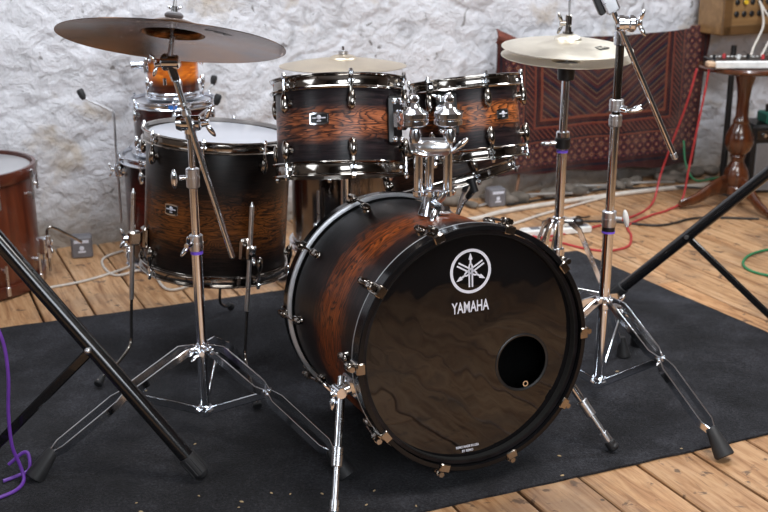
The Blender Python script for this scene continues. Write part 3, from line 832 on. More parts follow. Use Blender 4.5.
# ------------------------------------------------------------------ stands
def leg3(root, px, py, hub, low, foot, knee_r, knee_z, mat='chrome', w_=.020, spread=.019, rubber=.026, bz=True):
    f = V((foot[0], foot[1], 0)); P = V((px, py, 0)); dr = (f-P); R_ = dr.length; dr.normalize()
    sd = V((0, 0, 1)).cross(dr)
    H_ = P+dr*.018+V((0, 0, hub)); Kn = P+dr*knee_r+V((0, 0, knee_z)); F_ = f-dr*.035+V((0, 0, FZ+.052))
    m = MB()
    for sg in (-1, 1):
        pts = [H_+sd*sg*.007, H_.lerp(Kn, .18)+sd*sg*spread+V((0, 0, .012)), H_.lerp(Kn, .86)+sd*sg*spread, Kn+sd*sg*.006]
        m.strip(pts, w_, .0042, sd)
        pts = [Kn+sd*sg*.006, Kn.lerp(F_, .14)+sd*sg*spread, Kn.lerp(F_, .86)+sd*sg*spread, F_+sd*sg*.004]
        m.strip(pts, w_, .0042, sd)
    m.rod(Kn-sd*.016, Kn+sd*.016, .0065, None, 12); m.rod(H_-sd*.014, H_+sd*.014, .0065, None, 12)
    q = Kn.lerp(F_, .97); m.rod(q-sd*.012, q+sd*.012, .005, None, 10)
    lg = build('leg', m, mat, root, world=True)
    m = MB(); dn = (V((f.x, f.y, FZ))-F_).normalized()
    m.turned(F_-dn*.012, V((f.x, f.y, FZ+.004))+dr*.008, [(0, 0), (.011, 0), (.014, .08), (.0165, .3), (rubber*.90, .90), (rubber*.90, .97), (rubber*.80, 1), (0, 1)], 24)
    m.v = [(v[0], v[1], max(v[2], FZ)) for v in m.v]
    build('rubber_foot', m, 'rubber', lg, world=True)
    m = MB(); Lw = P+dr*.016+V((0, 0, low)); m.strip([Lw, Kn-V((0, 0, .004))], .018, .006, sd); m.rod(Lw-sd*.012, Lw+sd*.012, .006, None, 10)
    build('brace', m, mat, root, world=True)
def collar(m, x, y, z, r, h_):
    m.rod((x, y, z), (x, y, z+h_), r, None, 24, .002); m.rod((x, y, z+h_*.45), (x, y, z+h_*.55), r*1.06, None, 24)

# cymbal boom stand, left
px, py = -.446, 2.49
st = empty('cymbal_stand', (px, py, FZ), 'chrome boom stand carrying the big ride cymbal, left of the bass drum', 'cymbal stand')
m = MB(); m.rod((px, py, .055), (px, py, .485), .0127, None, 28); build('lower_tube', m, 'chrome', st, world=True)
m = MB(); m.rod((px, py, .485), (px, py, .66), .0098, None, 24); m.rod((px, py, .485), (px, py, .500), .0105); build('upper_tube', m, 'chrome', st, world=True)
m = MB(); m.rod((px, py, .66), (px, py, .765), .0080, None, 20); build('top_tube', m, 'chrome', st, world=True)
m = MB(); collar(m, px, py, .485, .0165, .040); c_ = build('collar', m, 'satin', st, world=True)
m = MB(); m.wing((px-.012, py-.016, .505), (-.5, -1, .0), (.4, 0, .8), 1.05); build('wing_bolt', m, 'chrome', c_, world=True)
m = MB(); m.rod((px, py, .478), (px, py, .485), .0150, None, 24); build('collar_ring', m, 'violetring', c_, world=True, label='violet plastic ring')
m = MB(); collar(m, px, py, .640, .0158, .046); c_ = build('collar', m, 'satin', st, world=True)
m = MB(); m.rod((px-.012, py, .664), (px-.030, py-.006, .664), .006); m.ball((px-.042, py-.008, .662), .014, (.55, .6, 1.7)); build('wing_bolt', m, 'chrome', c_, world=True)
m = MB(); collar(m, px, py, .755, .0125, .026); m.rod((px-.026, py-.004, .793), (px+.026, py-.004, .793), .0175, None, 24, .003); m.rod((px-.018, py-.004, .793), (px-.030, py-.004, .793), .0195, .015, 24)
m.rod((px, py, .770), (px, py-.002, .785), .014)
tl = build('boom_clamp', m, 'chrome', st, world=True)
m = MB(); m.wing((px+.027, py-.004, .793), (1, 0, .1), (.2, -.2, 1), 1.3); build('wing_bolt', m, 'chrome', tl, world=True)
m = MB(); collar(m, px, py, .214, .0175, .032); build('leg_hub', m, 'chrome', st, world=True)
m = MB(); m.wing((px+.0, py-.018, .232), (.3, -1, 0), (1, 0, .5), 1.1); build('wing_bolt', m, 'chrome', st, world=True)
m = MB(); collar(m, px, py, .058, .0175, .026); build('lower_hub', m, 'chrome', st, world=True)
for f in ((-.798, 2.255), (-.09, 2.262), (-.425, 2.905)): leg3(st, px, py, .238, .072, f, .20, .166)
b0, b1 = V((-.358, 2.462, .480)), V((-.4755, 2.462, .925))
bd = (b1-b0).normalized()
m = MB(); m.rod(b0, b1, .0068, None, 20); m.ball(b0, .0068); m.rod(b0+bd*.0, b0+bd*.0, .001) if False else None
bo = build('boom_arm', m, 'chrome', st, world=True)
m = MB(); q = b0+bd*.345; m.rod(q, q+bd*.016, .0105, None, 18, .002); m.rod(q+bd*.024, q+bd*.030, .0105); build('boom_stop', m, 'satin', bo, world=True)
rC = V((-.4732, 2.4768, .9763)); rn = V((.0689, .3048, 1)).normalized()
jx = b1+bd*.010
m = MB(); m.rod(jx-V((.020, 0, 0)), jx+V((.020, 0, 0)), .0155, None, 22, .003); m.box(jx+V((.006, -.004, -.022)), (.020, .016, .046), Matrix.Rotation(-.3, 3, 'Y'), .005); m.box(jx+V((-.010, 0, .000)), (.016, .026, .036), None, .004)
tt = build('tilter', m, 'chrome', st, world=True)
m = MB(); m.wing(jx+V((-.022, -.004, -.004)), (-1, -.3, -.1), (0, 0, 1), .9); m.rod(jx+V((-.012, -.01, -.035)), jx+V((-.012, -.01, -.05)), .004); build('wing_bolt', m, 'chrome', tt, world=True)
sr0 = jx+V((0, 0, .01)); sr1 = rC+rn*.094
m = MB(); m.rod(sr0, sr1, .0040, None, 12); m.rod(sr0, rC+rn*.012, .0065, .0055, 14)
sr = build('cymbal_rod', m, 'satin', st, world=True)
m = MB(); m.rod(rC+rn*.054, rC+rn*.066, .021, None, 24, .004); build('felt_washer', m, 'greyplastic', sr, world=True)
m = MB(); m.rod(rC+rn*.066, rC+rn*.080, .008, None, 12); m.wing(rC+rn*.068, rn, (1, 0, 0), .62); build('wing_nut', m, 'chrome', sr, world=True)

# cymbals
def cymbal(name, C_, n_, R_, mat, label, bow=.018, bell=.052, bh=.018, hole=.006, group=None, flip=1):
    root = empty(name, C_, label, 'cymbal', group, R=axisframe(n_))
    pf = []
    def hgt(r):
        z = bow*(1-(r/R_)**1.8)
        if r < bell: z += bh*math.sqrt(max(0, 1-(r/bell)**2.2))
        elif r < bell*1.25: z += 0
        return z*flip
    rs_ = [hole]+[bell*k/9 for k in range(1, 9)]+[bell*.96, bell, bell*1.06]+[bell*1.06+(R_-bell*1.06)*k/16 for k in range(1, 17)]
    rs_ = [r for r in rs_ if r >= hole]
    up_ = [(r, hgt(r)+.0008) for r in rs_]; dn_ = [(r, hgt(r)-.0008) for r in reversed(rs_)]
    c_ = build('cymbal_plate', MB().lathe(up_+dn_, None, 128, True), mat, root, sharp=.8)
    return root, hgt
ride, hg = cymbal('ride_cymbal', rC, rn, .254, 'ridebronze', 'big dark bronze ride cymbal tilted to show its underside, upper left', .022, .072, .030)
m = MB()
for k in range(6):      # faded dark print on the underside, front right
    a = math.radians(38+k*4.6); r_ = .150
    c = at(math.degrees(a), r_, hg(r_)-.0016); Rz = Matrix.Rotation(a, 3, 'Z')
    m.box(c, (.016, .0030, .0006), Rz); m.box(c+Rz @ V((.006 if k % 2 else -.005, .004, 0)), (.003, .009, .0006), Rz)
build('underside_print', m, 'ink', ride)
hC, hn = V((.4976, 3.0089, .8932)), V((.0211, -.06, 1)).normalized()
hat, hg = cymbal('hi_hat_cymbal', hC+hn*.009, hn, .178, 'hatbronze', 'upper pale bronze hi-hat cymbal of the pair', .024, .038, .014, .007, 'hi-hat cymbals')
m = MB()
for a0, a1, r_ in ((36, 56, .120), (38, 54, .100)):
    pts = [at(a0+(a1-a0)*k/8, r_, hg(r_)+.0012) for k in range(9)]; m.strip(pts, .006, .0006, (0, 0, 1))
for a_ in (37, 46, 55):
    Rz = Matrix.Rotation(math.radians(a_), 3, 'Z'); m.box(at(a_, .110, hg(.110)+.0013), (.022, .006, .0006), Rz)
build('cymbal_print', m, 'ink', hat)
hat2, _ = cymbal('hi_hat_cymbal', hC-hn*.014, hn, .178, 'hatbronze', 'lower hi-hat cymbal turned up below the one above', .014, .040, .014, .007, 'hi-hat cymbals', -1)
bkC = V((-.13, 3.5, .788)); bkn = V((0, .02, 1)).normalized()
crash, _ = cymbal('crash_cymbal', bkC, bkn, .203, 'palebronze', 'pale bronze cymbal lying level behind the larger rack tom', .024, .045, .012)
cs = empty('cymbal_stand', (-.13, 3.5, 0), 'straight chrome stand behind the larger rack tom under the pale cymbal', 'cymbal stand')
FZs = FZ; FZ = 0.0 + .001
CX, CY = -.13, 3.5
FZ = hc+.001
m = MB(); m.rod((CX, CY, .05), (CX, CY, .60), .0127); m.rod((CX, CY, .60), (CX, CY, .755), .0095); m.rod((CX, CY, .755), (CX, CY, .850), .004); build('pole', m, 'chrome', cs, world=True)
m = MB(); collar(m, CX, CY, .585, .016, .04); m.rod((CX, CY, .765), (CX, CY, .785), .014, .010); m.rod((CX, CY, .826), (CX, CY, .836), .015); build('collar', m, 'satin', cs, world=True)
for a in (-100, 20, 140):
    leg3(cs, CX, CY, .25, .07, (CX+.30*math.cos(math.radians(a)), CY+.30*math.sin(math.radians(a))), .15, .16)

# right boom stand
px, py = .576, 2.70
sb = empty('cymbal_stand', (px, py, FZ), 'tall chrome boom stand right of the bass drum, boom angled without a cymbal in view', 'cymbal stand')
m = MB(); m.rod((px, py, .045), (px, py, .49), .0140, None, 28); build('lower_tube', m, 'chrome', sb, world=True)
m = MB(); m.rod((px, py, .49), (px, py, .775), .0112, None, 24); build('middle_tube', m, 'chrome', sb, world=True)
m = MB(); m.rod((px, py, .775), (px, py, .97), .0105, None, 24); build('upper_tube', m, 'darkchrome', sb, world=True)
m = MB(); collar(m, px, py, .485, .0185, .042); m.rod((px+.015, py-.008, .508), (px+.030, py-.012, .508), .006); c_ = build('collar', m, 'satin', sb, world=True)
m = MB(); m.ball((px+.040, py-.014, .510), .015, (.5, .6, 1.6), Matrix.Rotation(-.2, 3, 'Y')); build('wing_bolt', m, 'white', c_, world=True)
m = MB(); m.rod((px, py, .474), (px, py, .485), .0165, None, 24); build('collar_seat', m, 'black', c_, world=True)
m = MB(); m.rod((px, py, .469), (px, py, .474), .0170, None, 24); build('collar_ring', m, 'violetring', c_, world=True, label='violet plastic ring')
m = MB(); collar(m, px, py, .745, .0160, .030); collar(m, px, py, .783, .0175, .030); c_ = build('collar', m, 'satin', sb, world=True)
m = MB(); m.rod((px+.010, py-.012, .792), (px+.022, py-.02, .790), .008); m.ball((px+.040, py-.024, .789), .013, (1.7, .6, .5), Matrix.Rotation(-.12, 3, 'Y')); m.ball((px+.047, py-.020, .797), .009, (1.3, .6, .4), Matrix.Rotation(-.3, 3, 'Y')); build('wing_bolt', m, 'chrome', c_, world=True)
m = MB(); collar(m, px-.002, py, .945, .0145, .034); m.rod((px-.016, py-.012, .998), (px+.006, py-.012, .998), .0210, None, 26, .005); m.rod((px+.010, py-.012, .998), (px+.032, py-.012, .998), .0210, None, 26, .006); m.rod((px+.004, py-.012, .998), (px+.012, py-.012, .998), .018, None, 26); m.rod((px-.002, py-.002, .975), (px-.002, py-.006, .995), .012)
bc = build('boom_clamp', m, 'chrome', sb, world=True)
m = MB(); m.wing((px+.030, py-.012, .998), (1, -.5, .1), (.25, -.2, 1), 1.15); build('wing_bolt', m, 'chrome', bc, world=True)
e0, e1 = V((.727, 2.682, .669)), V((.541, 2.682, 1.045)); ed = (e1-e0).normalized(); e1b = e1+ed*.18
m = MB(); m.rod(e0, e1b, .0070, None, 20); m.ball(e0, .007); ba = build('boom_arm', m, 'chrome', sb, world=True)
m = MB(); m.rod(e0-ed*.002, e0+ed*.012, .0080); build('end_cap', m, 'satin', ba, world=True)
m = MB(); q = e0+ed*.405; m.box(q+ed*.035+V((0, -.004, 0)), (.034, .024, .085), Matrix((V((ed.z, 0, -ed.x)), V((0, 1, 0)), ed)).transposed(), .004); sw = build('weight_clamp', m, 'satin', sb, world=True)
m = MB(); m.box(q+ed*.035+V((-.024, .002, -.008)), (.016, .026, .080), Matrix((V((ed.z, 0, -ed.x)), V((0, 1, 0)), ed)).transposed(), .003); m.rod(q+ed*.06+V((.004, -.018, .004)), q+ed*.06+V((.004, -.014, .004)), .003); build('clamp_jaw', m, 'black', sw, world=True)
m = MB(); collar(m, px, py, .262, .0190, .030); build('leg_hub', m, 'chrome', sb, world=True)
m = MB(); m.wing((px+.024, py-.016, .275), (1, -.6, .0), (.3, 0, .9), 1.2); build('wing_bolt', m, 'chrome', sb, world=True)
m = MB(); collar(m, px, py, .042, .0190, .026); build('lower_hub', m, 'chrome', sb, world=True)
M['legdark'] = M['darkchrome']
for f, kr in (((.811, 2.359), .20), ((.765, 3.065), .20), ((.27, 2.60), .17)): leg3(sb, px, py, .288, .055, f, kr, .187 if kr > .18 else .17, rubber=.027)

# hi-hat stand
px, py = .4985, 3.009
hs = empty('hi_hat_stand', (px, py, FZ), 'chrome and black hi-hat stand under the pair of cymbals', 'cymbal stand')
m = MB(); m.rod((px, py, .02), (px, py, .62), .0135, None, 26); build('lower_tube', m, 'chrome', hs, world=True)
m = MB(); m.rod((px, py, .62), (px, py, .830), .0108, None, 24); build('upper_tube', m, 'chrome', hs, world=True)
m = MB(); m.rod((px, py, .625), (px, py, .655), .0215, None, 24, .002); c_ = build('collar', m, 'black', hs, world=True)
m = MB(); m.rod((px, py, .655), (px, py, .672), .0185, None, 24, .002); m.rod((px-.02, py-.004, .640), (px-.034, py-.006, .640), .007); m.ball((px-.046, py-.008, .639), .011, (1.5, .6, .6)); build('wing_bolt', m, 'chrome', c_, world=True)
m = MB(); m.rod((px, py, .613), (px, py, .620), .0160, None, 24); build('collar_ring', m, 'violetring', c_, world=True, label='violet plastic ring')
m = MB(); m.rod((px, py, .815), (px, py, .852), .0225, .0245, 26, .002); m.rod((px, py, .852), (px, py, .862), .033, .034, 26, .002); build('cymbal_seat', m, 'black', hs, world=True)
m = MB(); m.rod((px, py, .85), (px, py, 1.20), .0032, None, 12); build('pull_rod', m, 'satin', hs, world=True)
m = MB(); m.rod((px, py, .922), (px, py, .962), .0105, .0085, 16, .002); m.rod((px, py, .962), (px, py, .990), .0090, None, 16, .002); cl = build('clutch', m, 'nickel', hs, world=True)
m = MB(); m.wing((px-.010, py-.002, .968), (-1, -.2, 0), (0, 0, 1), 1.0); m.rod((px, py, .940), (px, py, .946), .0145, None, 8); build('wing_bolt', m, 'nickel', cl, world=True)
m = MB(); collar(m, px, py, .405, .0180, .022); m.rod((px-.022, py-.004, .414), (px+.040, py-.004, .414), .006); build('leg_hub', m, 'chrome', hs, world=True)
for f in ((.705, 2.985), (.50-.10, 3.22), (.40, 2.83)):
    P = V((px, py, 0)); F_ = V((f[0], f[1], FZ+.006)); dr = (F_-P); dr.z = 0; dr.normalize(); sd = V((0, 0, 1)).cross(dr)
    m = MB(); a_ = P+dr*.030+V((0, 0, .412)); b_ = P+dr*.058+V((0, 0, .39))
    for sg in (-1, 1):
        m.strip([a_+sd*sg*.006, b_+sd*sg*.010, b_.lerp(F_, .5)+sd*sg*.010+dr*.012, b_.lerp(F_, .90)+sd*sg*.008, F_+V((0, 0, .03))], .014, .002, sd)
    for tt_ in (.2, .4, .6): q = b_.lerp(F_, tt_)+dr*.010; m.rod(q-sd*.012, q+sd*.012, .004, None, 8)
    l_ = build('leg', m, 'chrome', hs, world=True)
    m = MB(); m.turned(F_-dr*.008+V((0, 0, .055)), F_+V((0, 0, -.005)), [(0, 0), (.009, 0), (.012, .3), (.021, .95), (.019, 1), (0, 1)], 16); build('rubber_foot', m, 'rubber', l_, world=True)
    m = MB(); m.strip([P+V((0, 0, .215))+dr*.012, b_.lerp(F_, .52)+dr*.01], .014, .003, sd); build('brace', m, 'chrome', hs, world=True)
m = MB(); m.tube(spline([(px-.026, py-.02, .40), (px-.034, py-.025, .36), (px-.045, py-.03, .31), (px-.04, py-.03, .26)], 6), .005); m.rod((px, py, .30), (px, py, .335), .020, None, 18, .003); build('tension_lever', m, 'chrome', hs, world=True)
m = MB(); m.box((px-.09, py+.16, FZ+.018), (.085, .26, .010), Matrix.Rotation(.12, 3, 'X'), .003); m.box((px-.09, py+.05, FZ+.012), (.10, .05, .02), None, .004); build('foot_pedal', m, 'satin', hs, world=True)

# ------------------------------------------------------------------ black tripod speaker stands at both sides
def tripod(foot, pole, top_z, low_z, tA, others, label, cat='tripod stand'):
    P = V((pole[0], pole[1], 0)); root = empty('tripod_stand', (pole[0], pole[1], FZ if pole[0] < 0 else 0), label, cat)
    zf = FZ if pole[0] < 0 else .001
    m = MB(); m.rod(P+V((0, 0, zf)), P+V((0, 0, 1.25)), .0175, None, 24); build('pole', m, 'blackmetal', root, world=True)
    m = MB(); m.rod(P+V((0, 0, top_z-.03)), P+V((0, 0, top_z+.03)), .030, None, 20, .004); m.rod(P+V((0, 0, low_z-.01)), P+V((0, 0, low_z+.03)), .028, None, 20, .004); build('collar', m, 'black', root, world=True)
    for f in [foot]+others:
        F_ = V((f[0], f[1], (FZ if pole[0] < 0 or f == foot else .001)+.019)); dr = F_-P; dr.z = 0; dr.normalize()
        T = P+dr*.03+V((0, 0, top_z)); d = (F_-T).normalized(); sd = V((0, 0, 1)).cross(dr)
        m = MB(); m.rod(T, F_-d*.01, .0180, None, 32); lg = build('leg', m, 'blackmetal', root, world=True)
        m = MB(); m.rod(F_-d*.055, F_-d*.002, .0212, .0206, 22, .002)
        for k in range(10):
            x_, y_ = frame(d); a = 2*PI*k/10; q = F_+.0208*(math.cos(a)*x_+math.sin(a)*y_); m.rod(q-d*.050, q-d*.006, .0016, None, 6)
        m.ball(F_-d*.006, .0185); build('end_cap', m, 'rubber', lg, world=True)
        J = T.lerp(F_, tA); Lw = P+dr*.026+V((0, 0, low_z+.01))
        m = MB(); m.strip([J-V((0, 0, .006)), Lw], .022, .010, sd); build('brace', m, 'blackmetal', root, world=True)
        m = MB(); m.rod(J-sd*.024, J+sd*.024, .0065, None, 12); m.ball(J+sd*(-.024), .0075, (1, 1, 1)); build('bolt', m, 'satin', lg, world=True)
    return root
tripod((-.418, 2.245), (-.955, 2.285), .690, .035, .54, [(-1.25, 2.76), (-1.25, 1.83)], 'black tripod stand at the left edge, one leg slanting down over the carpet')
tripod((.765, 3.462), (1.24, 3.17), .575, .030, .55, [(1.72, 3.47), (1.26, 2.59)], 'black tripod stand at the right edge, one leg slanting down behind the tall boom stand')

# ------------------------------------------------------------------ the second kit behind
# big mahogany drum standing on the boards, left edge
wd = drum('mahogany_drum', 'big reddish mahogany drum standing on the boards at the left edge', (-1.462, 3.67, .004), (0, 0, 1), .243, .425, 0, 0, hoop='mahoganyhoop', shell='mahogany', head='headclear', rim='wood', hh=.040, hr=.014, cat='drum')
for ang in (12, 48, 84, 120, -24, -60):
    A = Matrix.Rotation(math.radians(ang), 4, 'Z')
    for top in (1, 0):
        z = .425-.055 if top else .055; sg = 1 if top else -1
        m = MB(); m.rod((.241, 0, z-sg*.04), (.257, 0, z-sg*.04), .008, .007, 12); m.rod((.260, 0, z-sg*.060), (.260, 0, z+sg*.030), .0045, None, 10); m.box((.261, 0, z+sg*.030), (.012, .014, .034), None, .003)
        m.v = [tuple(A @ V(v)) for v in m.v]; build('tension_rod', m, 'satin', wd)
m = MB(); B0 = V((-1.215, 3.83, 0))
m.box((-1.222, 3.752, .115), (.03, .035, .06), None, .005); m.rod((-1.203, 3.752, .07), (-1.203, 3.752, .15), .010); lb = build('leg_bracket', m, 'chrome', wd, world=True)
m = MB(); m.wing((-1.196, 3.740, .115), (1, -.6, 0), (0, 0, 1), .9); build('wing_bolt', m, 'chrome', lb, world=True)
m = MB(); m.tube(spline([(-1.203, 3.752, .02), (-1.203, 3.752, .10), (-1.203, 3.752, .160), (-1.197, 3.755, .178), (-1.180, 3.765, .177), (-1.14, 3.80, .140), (-1.105, 3.83, .104)], 8), .0050); build('bent_leg', m, 'nickel', wd, world=True)
# stacked toms
cx, cy = -.775, 3.94
s3 = drum('stacked_floor_tom', 'dark red burst floor tom upside down, bottom of the stack behind', (cx, cy, .004), (0, 0, 1), .178, .415, 8, 20, hoop='chrome', shell='redburst', lug='chrome', hh=.028, lz=.06, group='stacked toms by the wall')
for ang, tipd in ((-78, (-.10, -.02)), (38, (.075, -.02)), (160, (.05, .09))):
    A = math.radians(ang); o_ = V((math.sin(A), -math.cos(A), 0)); c = V((cx, cy, 0))+o_*.200
    m = MB(); m.box(c+V((0, 0, .36))-o_*.008, (.03, .03, .05), None, .006); m.rod(c+V((0, 0, .335)), c+V((0, 0, .385)), .011); bk = build('leg_bracket', m, 'chrome', s3, world=True)
    m = MB(); m.wing(c+o_*.012+V((0, 0, .36)), o_, (0, 0, 1), .9); build('wing_bolt', m, 'chrome', bk, world=True)
    e = c+V((tipd[0], tipd[1], .625))
    m = MB(); m.tube(spline([c+V((0, 0, .16)), c+V((0, 0, .3)), c+V((0, 0, .45)), c+V((0, 0, .555)), c+V((tipd[0]*.12, tipd[1]*.12, .578)), e-V((tipd[0]*.15, tipd[1]*.15, .008)), e], 6), .0045); l_ = build('leg', m, 'satin', s3, world=True)
    m = MB(); m.turned(e-V((tipd[0]*.05, 0, .006)), e+V((tipd[0]*.10, 0, .030)), [(0, 0), (.007, 0), (.012, .3), (.013, .8), (.010, 1), (0, 1)], 14); build('rubber_foot', m, 'rubber', l_, world=True)
s2_ = drum('stacked_tom', 'dark tom in the middle of the stack, blue tape on its hoop', (cx+.012, cy, .423), (0, 0, 1), .143, .195, 6, 12, hoop='chrome', shell='redburst', lug='chrome', hh=.026, lz=.05, group='stacked toms by the wall')
m = MB()
ro = .143+.0148
for i in range(7):
    a0 = math.radians(6+i*1.5); m.box((ro*math.cos(a0), ro*math.sin(a0), .195-.013), (.0016, .005, .013), Matrix.Rotation(a0, 3, 'Z'))
build('tape', m, 'bluetape', s2_, label='blue tape strip')
s1_ = drum('stacked_tom', 'small orange burst tom on top of the stack under the ride cymbal', (cx+.020, cy-.01, .622), (0, 0, 1), .090, .19, 5, 22, hoop='chrome', shell='orange', lug='chrome', hh=.024, lz=.055, group='stacked toms by the wall')
m = MB(); A_ = ROOTM[s1_.name]; m.box(at(-62, .100, .12), (.02, .05, .06), Matrix.Rotation(math.radians(-62), 3, 'Z'), .005); m.rod(at(-62, .10, .12), at(-66, .150, .12), .016, .016, 18, .002); build('mount_bracket', m, 'chrome', s1_)
# mirror finished drum behind the bass drum
cd = drum('chrome_floor_tom', 'bronze mirror-finish floor tom behind, between bass drum and dark floor tom', (-.155, 3.76, .12), (0, 0, 1), .170, .38, 0, 0, hoop='chrome', shell='shellchrome', hh=.026, cat='drum')
for ang in (-20, 100, 220):
    A = math.radians(ang); o_ = V((math.sin(A), -math.cos(A), 0)); c = V((-.155, 3.76, 0))+o_*.196
    m = MB(); m.box(c+V((0, 0, .22))-o_*.010, (.026, .026, .05), None, .005); m.ball(c+V((0, 0, .24))+o_*.014, .014); bk = build('leg_bracket', m, 'chrome', cd, world=True)
    m = MB(); m.tube(spline([c+V((0, 0, .36)), c+V((0, 0, .1)), c+V((0, 0, .04)), c+o_*.05+V((0, 0, .014))], 6), .005); l_ = build('leg', m, 'satin', cd, world=True)
    m = MB(); m.ball(c+o_*.05+V((0, 0, .014)), .013); build('rubber_foot', m, 'rubber', l_, world=True)

# ------------------------------------------------------------------ small things on the floor and along the wall
def speakerbox(c, label, rz, s=1.0):
    R = Matrix.Rotation(rz, 3, 'Z'); root = empty('small_speaker', c, label, 'speaker', 'small grey speakers by the wall', R)
    build('case', MB().box((0, 0, .042*s), (.078*s, .060*s, .084*s), None, .006), 'greyplastic', root)
    m = MB(); m.box((0, -.0305*s, .066*s), (.054*s, .001, .012*s)); m.ball((0, -.0305*s, .040*s), .009*s, (1, .1, 1)); m.box((0, -.0305*s, .026*s), (.028*s, .001, .007*s))
    build('printed_mark', m, 'print', root)
    return root
sp1 = speakerbox(G1 := V((-1.150, 3.985, .001)), 'small grey box speaker with white marks, by the mahogany drum', math.radians(14))
sp2 = speakerbox(V((.497, 4.74, .001)), 'small grey box speaker with white marks, below the rug corner', math.radians(20))
def cable(name, pts, r, mat, label, group=None):
    m = MB(); m.tube(spline(pts, 8), r, 8); return one(name, m, mat, label, 'cable', group)
cable('cable', [(-1.17, 3.60, .006), (-1.05, 3.69, .006), (-.93, 3.86, .006), (-.90, 4.02, .006), (-.98, 4.06, .006), (-1.06, 3.93, .006), (-.97, 3.74, .006), (-.86, 3.80, .008), (-.74, 3.58, .006), (-.60, 3.75, .006)], .0048, 'whitecable', 'white cable looping on the boards beside the mahogany drum')
cable('cable', [(-.20, 4.45, .012), (.30, 4.44, .012), (.55, 4.62, .012), (.95, 4.84, .012), (1.35, 5.02, .012), (1.9, 5.2, .012)], .011, 'whitecable', 'thick white cable running along the wall foot behind the hi-hat')
cable('cable', [(.05, 4.32, .008), (.45, 4.36, .008), (.72, 4.60, .008), (1.10, 4.92, .008), (1.6, 5.1, .008)], .006, 'whitecable', 'thin white cable between the thick one and the power strip')
cable('cable', [(.20, 4.22, .007), (.42, 4.20, .007), (.56, 4.28, .010)], .006, 'whitecable', 'short white lead plugged into the power strip end')
cable('cable', [(.55, 4.72, .010), (.85, 4.90, .008), (1.02, 4.97, .018), (1.22, 5.04, .008), (1.45, 5.00, .020), (1.60, 4.88, .008)], .005, 'blackcable', 'black lead lying in the rubble under the rug')
cable('cable', [(.70, 4.45, .006), (.95, 4.46, .006), (1.15, 4.40, .006), (1.35, 4.52, .006), (1.60, 4.50, .006)], .005, 'blackcable', 'black cable across the boards in front of the pedestal table')
for k, (a, b) in enumerate(((.95, 5.06), (1.20, 5.12), (.70, 4.90))):
    cable('cable', [(a-.28, b-.20, .01), (a-.1, b-.06, .02), (a+.05, b-.08, .035), (a+.2, b+.02, .012)], .006, 'greycable', ('grey cable tangled under the middle of the rug', 'grey cable tangled under the right end of the rug', 'grey cable tangled under the left end of the rug')[k])
# power strip
Rp = Matrix.Rotation(math.radians(14), 3, 'Z')
ps = empty('power_strip', (.70, 4.29, .0005), 'white power strip on the boards behind the hi-hat stand', 'power strip', R=Rp)
build('case', MB().box((0, 0, .015), (.30, .052, .030), None, .006), 'white', ps)
m = MB()
for xx in (-.09, -.02, .05, .12): m.box((xx, 0, .0303), (.040, .036, .001), None)
build('socket', m, 'greyplastic', ps)
def plug(xx, mat, label):
    c = V((.70, 4.29, .031))+Rp @ V((xx, 0, 0)); m = MB(); m.box(c+V((0, 0, .014)), (.044, .036, .028), Rp, .006)
    e = c+V((0, .02, .014)); m.tube(spline([e, e+V((.01, .05, .004)), e+V((.05, .12, -.02)), e+V((.09, .20, -.036))], 6), .004, 8)
    one('plug', m, mat, label, 'plug', 'plugs in the power strip')
plug(-.035, 'black', 'left black plug in the white power strip'); plug(.03, 'white', 'white plug between two black plugs in the power strip'); plug(.095, 'black', 'right black plug in the white power strip')
# red leads from the table
cable('cable', [(1.325, 4.66, .622), (1.312, 4.68, .52), (1.300, 4.72, .42), (1.275, 4.78, .27), (1.25, 4.83, .12), (1.20, 4.74, .012), (1.066, 4.536, .006), (.859, 4.365, .006), (.71, 4.26, .006), (.60, 4.20, .006)], .0048, 'redcable', 'red lead hanging from the pedestal table, the left of two')
cable('cable', [(1.372, 4.64, .622), (1.362, 4.65, .50), (1.352, 4.68, .34), (1.345, 4.72, .18), (1.325, 4.72, .03), (1.24, 4.64, .006), (1.154, 4.56, .006), (1.02, 4.40, .006), (1.00, 4.25, .006), (.955, 4.10, .006), (.86, 4.04, .006), (.775, 4.075, .006), (.69, 4.16, .006), (.60, 4.24, .006)], .0048, 'redcable', 'red lead hanging from the pedestal table, the right of two, looping on the boards')
cable('cable', [(1.62, 4.08, .006), (1.50, 4.06, .006), (1.40, 3.99, .006), (1.34, 3.89, .006), (1.335, 3.80, .006), (1.39, 3.735, .006), (1.5, 3.70, .006)], .005, 'green', 'green cable curling on the boards at the right edge')
cable('cable', [(1.45, 5.22, .20), (1.46, 5.18, .09), (1.50, 5.12, .025), (1.62, 5.08, .05), (1.74, 5.0, .02)], .005, 'green', 'green cable hanging by the wall behind the pedestal table')
cable('cable', [(-0.882, 2.24, .46), (-0.854, 2.24, .405), (-0.837, 2.24, .345), (-0.835, 2.24, .27), (-0.844, 2.24, .18), (-0.844, 2.24, .10), (-0.832, 2.245, .045), (-0.824, 2.235, .016), (-0.827, 2.20, .012), (-0.852, 2.165, .012), (-0.902, 2.13, .012), (-0.982, 2.1, .012)], .0042, 'purple', 'purple cable hanging down to the carpet at the left edge')
m = MB(); m.tube(spline([(-0.872, 2.235, .012), (-0.847, 2.255, .014), (-0.824, 2.275, .02), (-0.827, 2.29, .05), (-0.840, 2.29, .055), (-0.872, 2.28, .03)], 8), .0042, 8); one('cable', m, 'purple', 'small purple cable loop lying beside the hanging purple cable', 'cable')
m = MB(); m.tube([(.595, 4.80, .0+.008), (.600, 4.82, .05), (.612, 4.85, .10), (.615, 4.88, .15)], [.006, .007, .007, .006], 10); one('stick', m, 'stick', 'thin brown stick leaning on the wall under the rug', 'stick')

